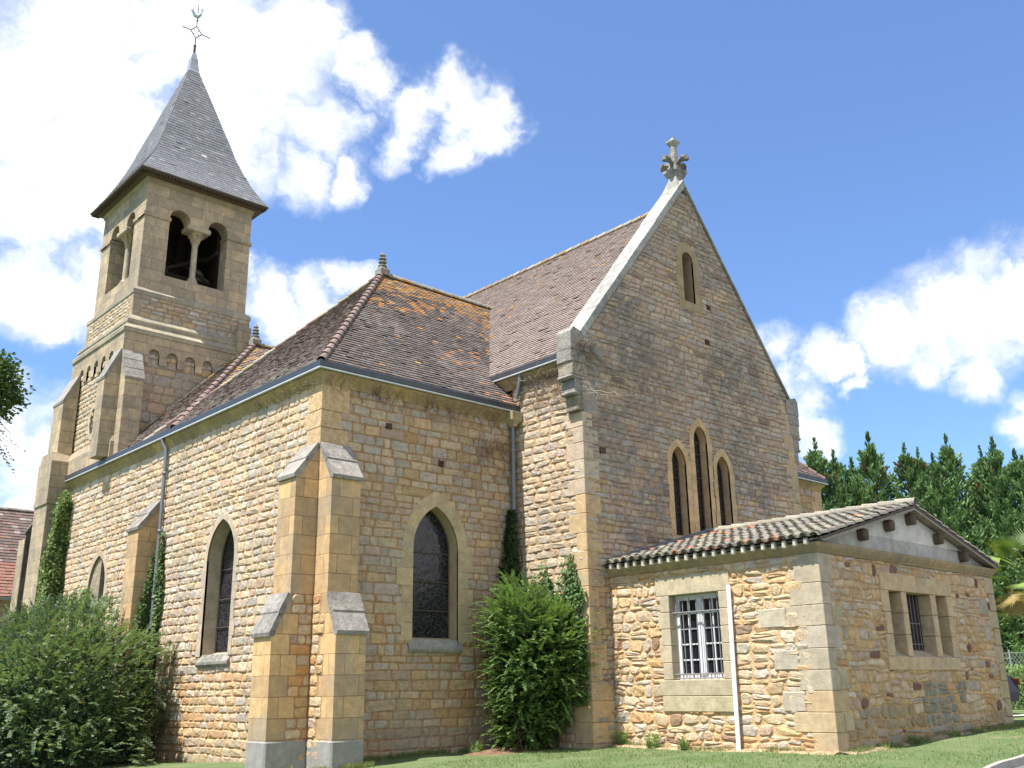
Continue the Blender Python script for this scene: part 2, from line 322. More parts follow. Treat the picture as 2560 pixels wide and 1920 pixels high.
def stone(M, P, q, h, c, rough=True, g=.012, ch=.16, jit=.012):
    cx = sum(p[0] for p in q)/4; cz = sum(p[1] for p in q)/4
    wq = max(abs(q[1][0]-q[0][0]), .02); hq = max(abs(q[3][1]-q[0][1]), .02)
    q = [(p[0]+(g if p[0] < cx else -g), p[1]+(g if p[1] < cz else -g)) for p in q]
    pts = []
    cl = min(ch*min(wq, hq)*1.6, .45*min(wq, hq))
    for i in range(4):
        p, pr, nx_ = q[i], q[i-1], q[(i+1) % 4]
        for t in (pr, nx_):
            L = math.hypot(t[0]-p[0], t[1]-p[1]) or 1; k = min(cl*U(.3, 1.2)/L, .45)
            pts.append((p[0]+(t[0]-p[0])*k+U(-jit, jit)*.6, p[1]+(t[1]-p[1])*k+U(-jit, jit)*.6))
    ins = min(.30, (.022 if rough else .008)/(.5*min(wq, hq)))
    ta, tz = (U(-.05, .05), U(-.07, .07)) if rough else (U(-.012, .012), U(-.012, .012))
    hh = h*U(.7, 1.25) if rough else h
    def H(a, z): return max(.002, hh + (a-cx)*ta + (z-cz)*tz + (U(-.3, .3)*h if rough else 0))
    r0 = [P(a, z, -.004) for a, z in pts]
    p1 = [(a+(cx-a)*ins, z+(cz-z)*ins) for a, z in pts]
    r1 = [P(a, z, H(a, z)) for a, z in p1]
    vs = r0+r1; fs = [(i, (i+1) % 8, (i+1) % 8+8, i+8) for i in range(8)]
    if rough:
        mid = []
        for k in range(1 if wq < .3 else 2):
            f = 0 if wq < .3 else (-.22 if k == 0 else .22)
            mid.append(P(cx+f*wq, cz+U(-.1, .1)*hq, H(cx, cz)+h*U(.0, .55)))
        vs += mid
        if len(mid) == 1: fs += [(i+8, (i+1) % 8+8, 16) for i in range(8)]
        else:
            # left fan: points 0,1,6?,7 ; order bl(0,1) br(2,3) tr(4,5) tl(6,7)
            A, Bm = 16, 17
            for i, j in ((5, 6), (6, 7), (7, 0), (0, 1)): fs.append((i+8, j+8, A))
            for i, j in ((1, 2), (2, 3), (3, 4), (4, 5)): fs.append((i+8, j+8, Bm))
            fs += [(1+8, Bm, A), (5+8, A, Bm)]
    else: fs.append(tuple(range(8, 16)))
    M.add(vs, fs, c)

def rowsplit(iv, ex):
    out = [iv]
    for a, b in ex:
        nxt = []
        for (lb, rb, lt, rtp) in out:
            L, Rr = max(lb, lt), min(rb, rtp)
            if b <= min(lb, lt) or a >= max(rb, rtp): nxt.append((lb, rb, lt, rtp)); continue
            if a > min(lb, lt)+.03: nxt.append((lb, a, lt, a))
            if b < max(rb, rtp)-.03: nxt.append((b, rb, b, rtp))
        out = nxt
    return out
def masonry(M, P, z0, z1, side, excl, pal, ch=(.15, .24), wd=(.18, .5), h=.02, rough=True, g=.010, wav=.01, mort=(.36, .23, .12), split=0., jit=.012, chf=.16, big=0.):
    zs = [z0]
    while zs[-1] < z1-.05:
        nz_ = zs[-1]+U(*ch)
        if z1-nz_ < ch[0]*.6: nz_ = z1
        zs.append(min(nz_, z1))
    def wob(k, a):
        if k == 0 or k == len(zs)-1: return zs[k]
        return zs[k]+wav*(math.sin(a*1.7+k*2.1)+.7*math.sin(a*4.3+k*5.3)+.5*math.sin(a*9.1+k))
    for k in range(len(zs)-1):
        zb, zt = zs[k], zs[k+1]
        l0, r0 = side(zb); l1, r1 = side(zt)
        ex = []
        for e in excl:
            t = e((zb+zt)/2)
            if t: ex.append(t)
        for (lb, rb, lt, rtp) in rowsplit((l0, r0, l1, r1), ex):
            # backing
            M.add([P(lb, zb), P(rb, zb), P(rtp, zt), P(lt, zt)], [(0, 1, 2, 3)], jc(mort, .05))
            W = max(rb-lb, rtp-lt)
            if W < .05: continue
            cuts = [0.]
            while cuts[-1] < 1:
                s_ = U(*wd)*(1.6 if R() < big else 1)/W; n_ = cuts[-1]+s_
                if 1-n_ < wd[0]*.7/W: n_ = 1
                cuts.append(min(n_, 1))
            for i in range(len(cuts)-1):
                t0, t1 = cuts[i], cuts[i+1]
                ab, bb, at_, bt = lb+(rb-lb)*t0, lb+(rb-lb)*t1, lt+(rtp-lt)*t0, lt+(rtp-lt)*t1
                sk = U(-.02, .02) if 0 < i < len(cuts)-2 and wav > .012 else 0
                q = [(ab, wob(k, ab)), (bb, wob(k, bb)), (bt, wob(k+1, bt)), (at_, wob(k+1, at_))]
                if split and R() < split and zt-zb > .13:
                    f = U(.4, .6); m0 = (q[0][0]*(1-f)+q[3][0]*f, q[0][1]*(1-f)+q[3][1]*f+sk); m1 = (q[1][0]*(1-f)+q[2][0]*f, q[1][1]*(1-f)+q[2][1]*f-sk)
                    subs = [[q[0], q[1], m1, m0], [m0, m1, q[2], q[3]]]
                else: subs = [q]
                for s_ in subs:
                    ca, cz = (s_[0][0]+s_[2][0])/2, (s_[0][1]+s_[2][1])/2
                    stone(M, P, s_, h, pal(ca, cz), rough, g, chf, jit)
def arch_half(z, hw, zs_, za, round_=False):   # half width of pointed arch opening at height z
    if z <= zs_: return hw
    if z >= za: return None
    H = za-zs_
    if round_: return hw*math.sqrt(max(0, 1-((z-zs_)/H)**2))
    Rr = (H*H+hw*hw)/(2*hw); return math.sqrt(max(0, Rr*Rr-(z-zs_)**2))-(Rr-hw)
def arch_ex(cx, hw, z0, zs_, za, grow=.1, round_=False):
    def e(z):
        if z < z0-.04 or z > za+.03: return None
        v = arch_half(z, hw+min(grow, .07), zs_, za+.07, round_); return (cx-v, cx+v) if v else None
    return e
def rect_ex(a0, a1, z0, z1): return lambda z: (a0, a1) if z0 < z < z1 else None
def arch_pts(cx, hw, zs_, za, n=9, round_=False):     # left spring -> apex -> right spring
    H = za-zs_; out = []
    if round_:
        for i in range(2*n+1):
            t = math.pi*(1-i/(2*n)); out.append((cx+hw*math.cos(t), zs_+H*math.sin(t)))
        return out
    Rr = (H*H+hw*hw)/(2*hw); c0 = cx-hw+Rr; A = math.acos(max(-1, min(1, (Rr-hw)/Rr)))
    for i in range(n+1):
        t = A*i/n; out.append((c0-Rr*math.cos(t), zs_+Rr*math.sin(t)))
    return out + [(2*cx-a, z) for a, z in out[-2::-1]]

def arched_window(parent, P, cx, hw, z0, zs_, za, depth, band, base, name='window', proud=.03, bars=(), sill=True, round_=False, jog=.07, lab=None, jr=.36):
    """surround ring + reveal (dressed stone), glass pane, iron bars and sill; returns the surround part"""
    M = MB(); ip = arch_pts(cx, hw, zs_, za, 9, round_); op = arch_pts(cx, hw+band, zs_, za+band*1.15, 9, round_)
    n = len(ip)
    zb = z0
    M2 = MB()
    # jambs
    z = z0-.0; k = 0
    while z < zs_-.01:
        zt = min(z+jr*U(.85, 1.15), zs_)
        if zs_-zt < .15: zt = zs_
        for s_ in (-1, 1):
            wv = band + (jog if (k+(s_ > 0)) % 2 else 0)
            a0, a1 = sorted((cx+s_*hw, cx+s_*(hw+wv)))
            M.prism([(a0, z+.003), (a1, z+.003), (a1, zt-.003), (a0, zt-.003)], P, -.02, proud, jc(base, .1))
        z = zt; k += 1
    i = 0
    while i < n-1:
        st = 3 if not round_ else 3; j = min(i+st, n-1)
        poly = [ip[t] for t in range(i, j+1)] + [op[t] for t in range(j, i-1, -1)]
        c = jc(base, .1)
        for t in range(i, j): M.prism([ip[t], ip[t+1], op[t+1], op[t]][::-1], P, -.02, proud, c)
        i = j
    # reveal: starts at the surround face, goes into the wall
    out = [(cx-hw, zb)] + ip + [(cx+hw, zb)]
    dk = proud
    for t in range(len(out)-1):
        (a, z_), (a2, z2) = out[t], out[t+1]
        M.add([P(a, z_, dk), P(a2, z2, dk), P(a2, z2, -depth-.02), P(a, z_, -depth-.02)], [(0, 1, 2, 3)], jc(base, .04))
    M.add([P(cx-hw, zb-.02, .01), P(cx+hw, zb-.02, .01), P(cx+hw, zb+.1, -depth-.02), P(cx-hw, zb+.1, -depth-.02)], [(0, 1, 2, 3)], base)
    if not sill: M.prism([(cx-hw-band, z0-.24), (cx+hw+band, z0-.24), (cx+hw+band, z0-.004), (cx-hw-band, z0-.004)], P, -.02, proud+.004, base)
    w_ = B(M, name, M_DRS, parent)
    if lab: w_['label'] = lab
    G = MB(); G.add([P(a, z_, -depth) for a, z_ in out], [tuple(range(len(out)))], (.02, .02, .02)); B(G, 'glass', M_GLS, w_)
    F = MB(); fr = [(cx-hw+.012, zb+.08)] + [(a+(cx-a)*.03, z_-.012) for a, z_ in ip] + [(cx+hw-.012, zb+.08)]
    F.tube([P(a, z_, -depth+.02) for a, z_ in fr + [fr[0]]], .018, (.13, .085, .06), 5, False)
    for zz in bars:
        hw2 = arch_half(zz, hw, zs_, za, round_) or hw
        F.tube([P(cx-hw2, zz, -depth+.03), P(cx+hw2, zz, -depth+.03)], .011, (.10, .075, .06), 5)
    B(F, 'frame', M_IRON, w_)
    if sill:
        S_ = MB(); sw = hw+.10
        S_.add([P(cx-sw, zb-.22, 0), P(cx+sw, zb-.22, 0), P(cx+sw, zb-.22, .05), P(cx-sw, zb-.22, .05), P(cx-sw, zb-.17, .08), P(cx+sw, zb-.17, .08), P(cx+sw, zb-.12, .08), P(cx-sw, zb-.12, .08),
                P(cx+hw, zb+.04, -.02), P(cx-hw, zb+.04, -.02), P(cx+sw, zb+.0, 0), P(cx-sw, zb+.0, 0)],
               [(0, 1, 2, 3), (3, 2, 5, 4), (4, 5, 6, 7), (7, 6, 8, 9), (0, 3, 4, 7, 11), (1, 10, 6, 5, 2), (6, 10, 8), (7, 9, 11)], (.33, .31, .26))
        B(S_, 'sill', M_CAP, w_)
    return w_

# ------------------------------------------------------------ palettes (real stone colours)
CRM = (.56, .43, .29); YLW = (.57, .385, .20); GRY = (.46, .405, .35); ORG_ = (.54, .295, .13); PNK = (.50, .35, .265); BRN = (.21, .115, .085); PAL = (.60, .52, .42)
def pick(ws):
    r = R()*sum(w_ for _, w_ in ws)
    for c, w_ in ws:
        r -= w_
        if r <= 0: return c
    return ws[-1][0]
def pal_left(a, z):
    t = max(0., min(1., (2.6-z+1.2*(vn(a*.6, z*.5, 3)-.5))/2.2))
    c = pick([(CRM, 5), (GRY, 3), (PAL, 2), (PNK, 1.2)] if R() > t*.9 else [(YLW, 4), (ORG_, 2.2), (CRM, 2.5), (PNK, 1)])
    if z < .05+.3*vn(a*1.5, 1, 6): c = cmix(c, (.28, .23, .17), .5)
    return jc(cmix(c, CRM, .3), .12)
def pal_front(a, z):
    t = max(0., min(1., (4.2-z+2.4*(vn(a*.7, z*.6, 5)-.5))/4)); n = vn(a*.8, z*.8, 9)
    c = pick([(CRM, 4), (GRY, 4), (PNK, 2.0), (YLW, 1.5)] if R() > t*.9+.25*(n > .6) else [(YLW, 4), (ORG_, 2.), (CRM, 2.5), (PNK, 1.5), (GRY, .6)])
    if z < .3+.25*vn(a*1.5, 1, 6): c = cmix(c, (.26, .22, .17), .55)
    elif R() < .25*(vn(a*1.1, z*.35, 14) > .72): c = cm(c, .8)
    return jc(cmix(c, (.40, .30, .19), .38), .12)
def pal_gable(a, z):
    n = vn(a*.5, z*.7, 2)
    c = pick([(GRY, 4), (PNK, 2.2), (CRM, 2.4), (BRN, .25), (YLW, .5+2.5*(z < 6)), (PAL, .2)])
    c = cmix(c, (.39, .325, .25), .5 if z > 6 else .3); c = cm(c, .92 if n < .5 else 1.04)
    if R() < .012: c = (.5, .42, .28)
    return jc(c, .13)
def pal_anx(a, z):
    c = pick([(CRM, 5), (YLW, 2.4), (GRY, 2.2), (ORG_, .5+1.6*(z < 1.7)), (PAL, 1.2), (BRN, .4), (PNK, 1)])
    return jc(cmix(c, (.54, .40, .245), .35), .11)
def pal_anx_r(a, z):
    if 9.3 < a+.4*(vn(z*2, 1, 4)-.5) < 11.2 and .35 < z < 1.15 and vn(a*2, z*2, 8) > .35: return jc((.27, .25, .20), .1)
    c = pick([(CRM, 3), (YLW, 3.2), (GRY, .9), (ORG_, .5+1.2*(z < 1.4)), (PAL, .5), (BRN, .5), (PNK, 1.4)]); c = cmix(c, (.47, .36, .22), .3) if c != BRN else c
    if z < .5+.2*math.sin(a): c = cm(cmix(c, (.2, .19, .15), .35), .85)
    return jc(c, .13)
def pal_tow(a, z): return jc(cmix(pick([(CRM, 3), (GRY, 3), (PNK, 2.5), (YLW, 1.6)]), (.33, .27, .2), .3), .1)
ASHC = (.58, .405, .225); ASHG = (.48, .385, .28)

church = empty('church', (0, 0, 0), 'sandy stone country church with steep brown tiled roofs, tall gable and slate-spired bell tower', 'church')
# ---------------------------------------------------------------- transept walls
M = MB()
W1 = dict(cx=3.90, hw=.64, z0=1.9, zs_=3.95, za=4.85)
W2 = dict(cx=11.2, hw=.6, z0=1.9, zs_=3.95, za=4.8)
masonry(M, PX(0), -.6, 7.06, lambda z: (.03, 14.3), [arch_ex(**{k: W1[k] for k in ('cx', 'hw', 'z0')}, zs_=3.95, za=4.85, grow=.12), arch_ex(11.2, .6, 1.9, 3.95, 4.8, .12), rect_ex(7.35, 8.03, -1, 5.3), rect_ex(-1, .5, -1, 7.06)],
        pal_left, (.14, .22), (.15, .48), .021, True, .007, .011, (.55, .32, .16), 0, .012, .12, .12)
for k, (z0, z1) in enumerate(((5.78, 6.14), (6.14, 6.5), (6.5, 7.06))):     # quoins over the paired buttresses
    L_ = (.64, .47, .64)[k]; M.bbox((-.02, -.02, z0+.004), (L_, (.5, .62, .5)[k], z1-.004), jc(ASHC, .06), .01)
B(M, 'transept_side_wall', M_RUB, church)
M = MB()
TW = dict(cx=2.905, hw=.595, z0=2.07, zs_=3.95, za=4.86)
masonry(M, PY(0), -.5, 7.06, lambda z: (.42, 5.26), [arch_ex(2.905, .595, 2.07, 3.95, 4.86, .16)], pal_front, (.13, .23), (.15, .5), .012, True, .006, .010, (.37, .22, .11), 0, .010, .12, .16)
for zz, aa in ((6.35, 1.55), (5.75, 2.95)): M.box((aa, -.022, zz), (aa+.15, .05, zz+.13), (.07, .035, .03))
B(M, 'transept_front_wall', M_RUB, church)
# closed bodies behind the faced walls
M = MB(); q = (.3, .22, .14)
M.box((.42, .42, -.6), (5.0, 14.2, 7.2), (.05, .04, .035)); M.box((5.6, -1.75, -.6), (13.3, 20, 7.9), (.05, .04, .035))
M.box((13.72, 0, -.5), (18.62, 14.2, 7.1), q); M.box((13.30, -2.1, -.6), (13.72, 20, 8.), q); M.box((5.25, 14.2, -.6), (13.7, 20.2, 7.9), q)
M.prism([(5.5, 7.9), (13.45, 7.9), (9.5, 12.7)], PY(0), -20.2, 1.75, q)
B(M, 'inner_masonry', M_RUB, church)
aw = arched_window
w1 = aw(church, PX(0), 3.90, .64, 1.88, 3.95, 4.82, .34, .15, ASHG, bars=(2.5, 3.1, 3.75), lab='tall pointed window nearest the corner on the sunlit side wall')
w2 = aw(church, PX(0), 11.2, .6, 1.88, 3.95, 4.78, .34, .14, ASHG, bars=(2.5, 3.1, 3.75), lab='pointed window half hidden by the big shrub')
w3 = aw(church, PY(0), 2.905, .595, 2.07, 3.95, 4.86, .30, .28, (.47, .365, .22), proud=.018, jog=.13, bars=(2.7, 3.3, 3.9), lab='pointed window in the shaded transept front')

# ---------------------------------------------------------------- buttresses
def buttress(to, c0, c1, d1, d2, zb, zl, zl2, zu, zt, base=True, name='buttress', mat=M_ASH, col=ASHC, steps=2, cap=M_CAP, ov=.04):
    """to(a,z,d): a across, d outward. lower stage d2 up to zl, weathering to zl2, upper stage d1 to zu, cap to zt at the wall"""
    M = MB()
    prof = [(0, zb), (d2, zb), (d2, zl), (d1, zl2), (d1, zu), (0, zt-.06)] if d2 > d1 else [(0, zb), (d1, zb), (d1, zu), (0, zt-.06)]
    n = len(prof); vs = [to(c0, z, d) for d, z in prof] + [to(c1, z, d) for d, z in prof]
    M.add(vs, [tuple(range(n)), tuple(range(2*n-1, n-1, -1))] + [(i, i+n, (i+1) % n+n, (i+1) % n) for i in range(n)], col)
    bt = B(M, name, mat, church)
    if base:
        Q = MB(); e = .022
        a, b_ = to(c0-e, zb, 0), to(c1+e, .30, d2+e)
        lo = tuple(min(a[i], b_[i]) for i in range(3)); hi = tuple(max(a[i], b_[i]) for i in range(3))
        Q.bbox(lo, hi, (.30, .29, .27), .03); B(Q, 'plinth', M_DRS, bt)
    def cap_(dl, z_l, du, z_u, nst):
        Q = MB()
        for i in range(nst):
            t0, t1 = i/nst, (i+1)/nst; o = ov
            da, za_ = dl+(du-dl)*t0, z_l+(z_u-z_l)*t0; db, zb_ = dl+(du-dl)*t1, z_l+(z_u-z_l)*t1
            th = .085; sl_ = math.hypot(dl-du, z_u-z_l); nx, nz_ = (z_u-z_l)/sl_, (dl-du)/sl_
            pr_ = [(da+o, za_-.01), (da+o+.012, za_+.06), (db+nx*.05+(.0 if i == nst-1 else 0), zb_+nz_*.07), (db-.02 if (i < nst-1 or du > 0) else 0, zb_-.03), (max(0, da-.05), za_-.01)]
            k = len(pr_); o2 = ov*.8
            vs = [to(c0-(.006 if base else o2), z, d) for d, z in pr_] + [to(c1+o2, z, d) for d, z in pr_]
            Q.add(vs, [tuple(range(k)), tuple(range(2*k-1, k-1, -1))] + [(j, j+k, (j+1) % k+k, (j+1) % k) for j in range(k)], jc((.30, .28, .25), .12))
        B(Q, 'weathering_cap', cap, bt)
    if d2 > d1: cap_(d2, zl, d1, zl2, 2)
    cap_(d1, zu, 0, zt, steps)
    return bt
BX = lambda a, z, d: (-d, a, z)
BY = lambda a, z, d: (a, -d, z)
b1 = buttress(BX, 0.0, .654, .49, .83, -.6, 2.10, 2.86, 5.08, 5.78); b1['label'] = 'buttress on the sunlit side of the near corner'
b2 = buttress(BY, 0.0, .654, .49, .83, -.5, 2.12, 2.86, 5.05, 5.78); b2['label'] = 'buttress on the shaded side of the near corner'
b3 = buttress(BX, 7.36, 8.02, .52, .52, -.6, 0, 0, 4.98, 5.72, base=False); b3['label'] = 'single buttress half way along the side wall, overgrown with ivy'
M = MB()       # small stonework in the angle between the paired buttresses
pb_ = lambda a, z: jc(pick([(YLW, 4), (CRM, 3), (ORG_, 1.6), (PNK, 1)]), .1)
masonry(M, PY(-.004), -.423, 2.867, lambda z: (-.46, -.004), [lambda z: (-1, -.30) if math.floor((z-.308)/.3655) % 2 else None], pb_, (.1826, .1828), (.16, .36), .012, True, .008, .006, (.38, .22, .11))
masonry(M, PX(-.004), -.423, 2.867, lambda z: (-.44, -.004), [lambda z: (-1, -.28) if math.floor((z-.308)/.3655) % 2 == 0 else None], pb_, (.1826, .1828), (.16, .36), .016, True, .008, .006, (.42, .25, .13))
B(M, 'angle_stonework', M_RUB, church)

# ---------------------------------------------------------------- cornice + gutter
def cornice(path, zt, name='cornice'):
    M = MB(); M.sweep(path, [(-.05, zt-.27), (.028, zt-.27), (.035, zt-.235), (.02, zt-.23), (.035, zt-.18), (.075, zt-.11), (.12, zt-.06), (.13, zt), (-.05, zt)], (.44, .34, .18)); return B(M, name, M_COR, church)
def gutter(path, zt, name='gutter'):
    M = MB(); M.sweep(path, [(.10, zt+.012), (.175, zt+.012), (.205, zt+.05), (.205, zt+.155), (.19, zt+.17), (.10, zt+.17)], (.07, .075, .085))
    M.sweep(path, [(.15, zt-.005), (.19, zt-.012), (.215, zt-.005), (.215, zt+.02), (.19, zt+.028)], (.62, .64, .66))
    g_ = B(M, name, M_ZINC, church)
    for (p, q) in zip(path[:-1], path[1:]):
        L = math.hypot(q[0]-p[0], q[1]-p[1]); t = .35
        while t < L-.1:
            x, y = p[0]+(q[0]-p[0])*t/L, p[1]+(q[1]-p[1])*t/L; nx, ny = (q[1]-p[1])/L, -(q[0]-p[0])/L; tx, ty = (q[0]-p[0])/L*.008, (q[1]-p[1])/L*.008
            Q = MB(); Q.add([(x+nx*.203-tx, y+ny*.203-ty, zt+.05), (x+nx*.203+tx, y+ny*.203+ty, zt+.05), (x+nx*.205+tx, y+ny*.205+ty, zt+.13), (x+nx*.205-tx, y+ny*.205-ty, zt+.13)], [(0, 1, 2, 3)], (.13, .14, .15)); t += 1.1; B(Q, 'seam', M_ZINC, g_)
    return g_
cornice([(0, 14.26), (0, 0), (5.26, 0)], 7.30); gutter([(0, 14.26), (0, 0), (5.23, 0)], 7.30)
cornice([(5.233, 2.2), (5.233, -1.75)], 8.20); gutter([(5.233, 1.2), (5.233, -1.75)], 8.20)
cornice([(13.5, 0), (18.62, 0), (18.62, 14)], 7.30); gutter([(13.5, 0), (18.62, 0), (18.62, 14)], 7.30)

# ---------------------------------------------------------------- tiled roofs
def tiled(M, P3, L, iv, colf, ex=.118, tw=.165, th=.023, jit=.005):
    n = int(L/ex); 
    a0, a1 = iv(0); b0, b1 = iv(L); M.add([P3(a0, 0, -.012), P3(a1, 0, -.012), P3(b1, L, -.012), P3(b0, L, -.012)], [(0, 1, 2, 3)], (.04, .03, .028))
    for k in range(n+1):
        s0, s1 = k*ex, min((k+1)*ex, L)
        if s1-s0 < .02: continue
        l0, r0 = iv(s0); l1, r1 = iv(s1)
        lm, rm = (l0+l1)/2, (r0+r1)/2
        if rm-lm < .03: continue
        a = lm - (tw*R() if k % 2 else tw*.5*R()); sag = .006*math.sin(k*.9)
        while a < rm:
            b_ = a+tw*U(.96, 1.04); x0, x1 = max(a, lm), min(b_, rm)
            if x1-x0 > .015:
                f0 = (x0-lm)/(rm-lm); f1 = (x1-lm)/(rm-lm)
                A0, A1 = l0+(r0-l0)*f0, l0+(r0-l0)*f1; C0, C1 = l1+(r1-l1)*f0, l1+(r1-l1)*f1
                h = th*U(.9, 1.25) + (U(.006, .014) if R() < .05 else 0); ds = U(-jit, jit)-.012; tl = U(-.003, .003)
                gap = .0025
                vs = [P3(A0+gap, s0+ds, h+tl), P3(A1-gap, s0+ds, h-tl), P3(C1-gap, s1+.01, .003), P3(C0+gap, s1+.01, .003), P3(A0+gap, s0+ds, h+tl-.014), P3(A1-gap, s0+ds, h-tl-.014)]
                M.add(vs, [(0, 1, 2, 3), (4, 5, 1, 0), (4, 0, 3), (5, 2, 1)], colf((x0+x1)/2, s0))
            a = b_
TB = (.195, .163, .148)
def tile_base(dark=1.):
    c = pick([(TB, 4), ((.17, .145, .136), 3), ((.22, .183, .163), 2), ((.20, .145, .12), .8), ((.14, .12, .114), 1.8)])
    return jc(cm(c, dark), .16)
SL = 1.04; ca = 1/math.hypot(1, SL); sa = SL*ca      # slope 46 degrees
EZ = 7.43; OV = .175
def P_front(a, s, n): return (a, -OV+s*ca-n*sa, EZ+s*sa+n*ca)                 # eave along x, rises to +y
def P_left(a, s, n): return (-OV+s*ca-n*sa, a, EZ+s*sa+n*ca)                  # eave along y, rises to +x
Lr = (4.23+OV)/ca
def lich(a, s, Lm=6.4):
    n = vn(a*1.3, s*1.7, 11); n2 = vn(a*4.1, s*4.7, 13); t = s/Lm
    w_ = max(0, t-.42)*1.9 * (.35+.65*min(1, max(0, (a-.9)/2.2)))
    if R() < .62*max(0, min(1, (n*.65+n2*.5+w_-.92)/.45)) or R() < .012: return pick([((.38, .19, .06), 3), ((.33, .22, .10), 2), ((.28, .15, .08), 2)])
    if n2*.6+n*.5+.12*(a > 4) > .86 and a > 3.2 and R() < .45: return (.30, .165, .10)
    return None
def col_front(a, s):
    c = lich(a, s)
    if c: return jc(c, .18)
    c = tile_base(.66 if vn(a*.7, s*.7, 4) > .35 else .88)
    if s > 5.6: c = cmix(c, (.34, .27, .16), .35)
    return c
def col_pink(a, s):
    if R() < .012: return jc((.34, .2, .09), .1)
    return cmix(tile_base(1.), (.27, .212, .182), .6)
def col_left(a, s):
    y = a
    if y > 10.6+s*0: 
        if R() < .45: return jc((.30, .22, .07), .15)
    if s < 1.2 and R() < .3*(1.2-s): return jc((.26, .24, .2), .15)
    return cmix(tile_base(.9), (.25, .17, .15), .3)
M = MB()
tiled(M, P_front, Lr, lambda s: (-OV+s*ca, max(5.24, 5.1+(s*sa+EZ-8.33)/1.17)+.08), col_front)
tiled(M, P_left, Lr, lambda s: (-OV+s*ca, 8.4-s*ca), lambda a, s: col_left(a, s))
tiled(M, lambda a, s, n: (a, 8.55+OV-s*ca+n*sa, EZ+s*sa+n*ca), Lr, lambda s: (-OV+s*ca, 8.6), col_front, .2, .3)
B(M, 'transept_roof', M_TILE, church); 
tr_roof = sc.objects[-1] if False else church.children[-1]
def near_roof(): return [o for o in church.children if o.name.startswith('transept_roof')]
tr1 = near_roof()[0]
M = MB()
L2 = (3.9+OV)/ca
tiled(M, lambda a, s, n: (a, 6.8-OV+s*ca-n*sa, EZ+s*sa+n*ca), L2, lambda s: (-OV+s*ca, 8.2), lambda a, s: jc((.36, .22, .09), .2) if (R() < .35 and s > 3.3) else cmix(tile_base(.9), (.27, .19, .15), .4))
tiled(M, P_left, L2, lambda s: (6.8-OV+s*ca, 14.26 if s < .25 else 11.03+.02 if s > .25 else 14.26), col_left)
tiled(M, lambda a, s, n: (-OV+s*ca-n*sa, a, EZ+s*sa+n*ca), .35, lambda s: (11., 14.3), lambda a, s: jc((.28, .2, .08), .2))
tiled(M, lambda a, s, n: (a, 14.8+OV-s*ca+n*sa, EZ+s*sa+n*ca), L2, lambda s: (4.2, 8.2), col_pink, .2, .3)
tr2 = B(M, 'aisle_roof', M_TILE, church)
M = MB()
SM = 1.175; cb = 1/math.hypot(1, SM); sb = SM*cb; Lm = (9.51-5.05)/cb
def P_ch(a, s, n): return (5.05+s*cb-n*sb, a, 8.33+s*sb+n*cb)
tiled(M, P_ch, Lm, lambda s: (-1.76, 20.2), col_pink, .112, .17)
tiled(M, lambda a, s, n: (13.97-s*cb+n*sb, a, 8.33+s*sb+n*cb), Lm, lambda s: (-1.76, 20.2), col_pink, .2, .34)
mr_ = B(M, 'main_roof', M_TILE, church)
M = MB()
tiled(M, lambda a, s, n: (a, -OV+s*ca-n*sa, EZ+s*sa+n*ca), Lr, lambda s: (13.5, 18.62+OV-s*ca), col_front)
tiled(M, lambda a, s, n: (18.62+OV-s*ca+n*sa, a, EZ+s*sa+n*ca), Lr, lambda s: (-OV+s*ca, 8.4-s*ca), col_pink, .2, .3)
rr_ = B(M, 'far_transept_roof', M_TILE, church)

def ridge(parent, p, q, r=.085, seg=.33, col=(.21, .135, .115), name='hip_tiles', moss=0., n=9, lip=.02):
    p, q = Vector(p), Vector(q); d = (q-p); L = d.length; d.normalize(); M = MB(); k = int(L/seg)
    side = d.cross(Vector((0, 0, 1))).normalized(); upv = side.cross(d).normalized()
    for i in range(k):
        a = p+d*(i*L/k-.03); b_ = p+d*((i+1)*L/k+.02); ra, rb = r*1.13*U(.97, 1.04), r*.93; vs = []; c = jc(col, .15)
        if moss and R() < moss: c = jc(pick([((.34, .29, .18), 2), ((.33, .21, .10), .7), ((.33, .31, .26), 2.5)]), .15)
        oa = upv*U(-.004, .006)
        for (o, rad) in ((a+oa+upv*lip, ra), (b_, rb)):
            for t in range(n): th = math.radians(-20+220*t/(n-1)); vs.append(tuple(o+side*math.cos(th)*rad+upv*math.sin(th)*rad*.95))
        for t in range(n): th = math.radians(-20+220*t/(n-1)); vs.append(tuple(a+oa+upv*lip+side*math.cos(th)*(ra-.02)+upv*math.sin(th)*(ra-.02)))
        M.add(vs, [(t, t+1, t+1+n, t+n) for t in range(n-1)] + [(t, t+2*n, t+1+2*n, t+1) for t in range(n-1)], c)
    return B(M, name, M_TILE, parent)
F1 = (4.23, 4.23, 12.02); F2 = (3.9, 10.7, 11.68)
ridge(tr1, (-.12, -.12, EZ+.03), F1, col=(.205, .15, .13)); ridge(tr1, (-.14, 8.42, EZ+.02), F1, .06, moss=.5)
ridge(tr1, F1, (8.4, 4.23, 12.02), .09, name='ridge_tiles', moss=.95, col=(.3, .26, .2), lip=.006)
ridge(tr2, (-.14, 6.72, EZ+.03), F2, col=(.205, .15, .13)); ridge(tr2, F2, (8.2, 10.7, 11.68), .09, name='ridge_tiles', moss=.95, lip=.006)
ridge(tr2, (.0, 11.0, 7.62), (3.8, 11.0, 11.6), .05, name='verge_tiles', moss=.8, col=(.3, .22, .12))
ridge(mr_, (9.51, -1.7, 13.56), (9.51, 20.1, 13.56), .09, name='ridge_tiles', moss=.9, col=(.32, .24, .18), lip=.006)
ridge(rr_, (18.7, -.12, EZ+.03), (14.4, 4.23, 12.02))
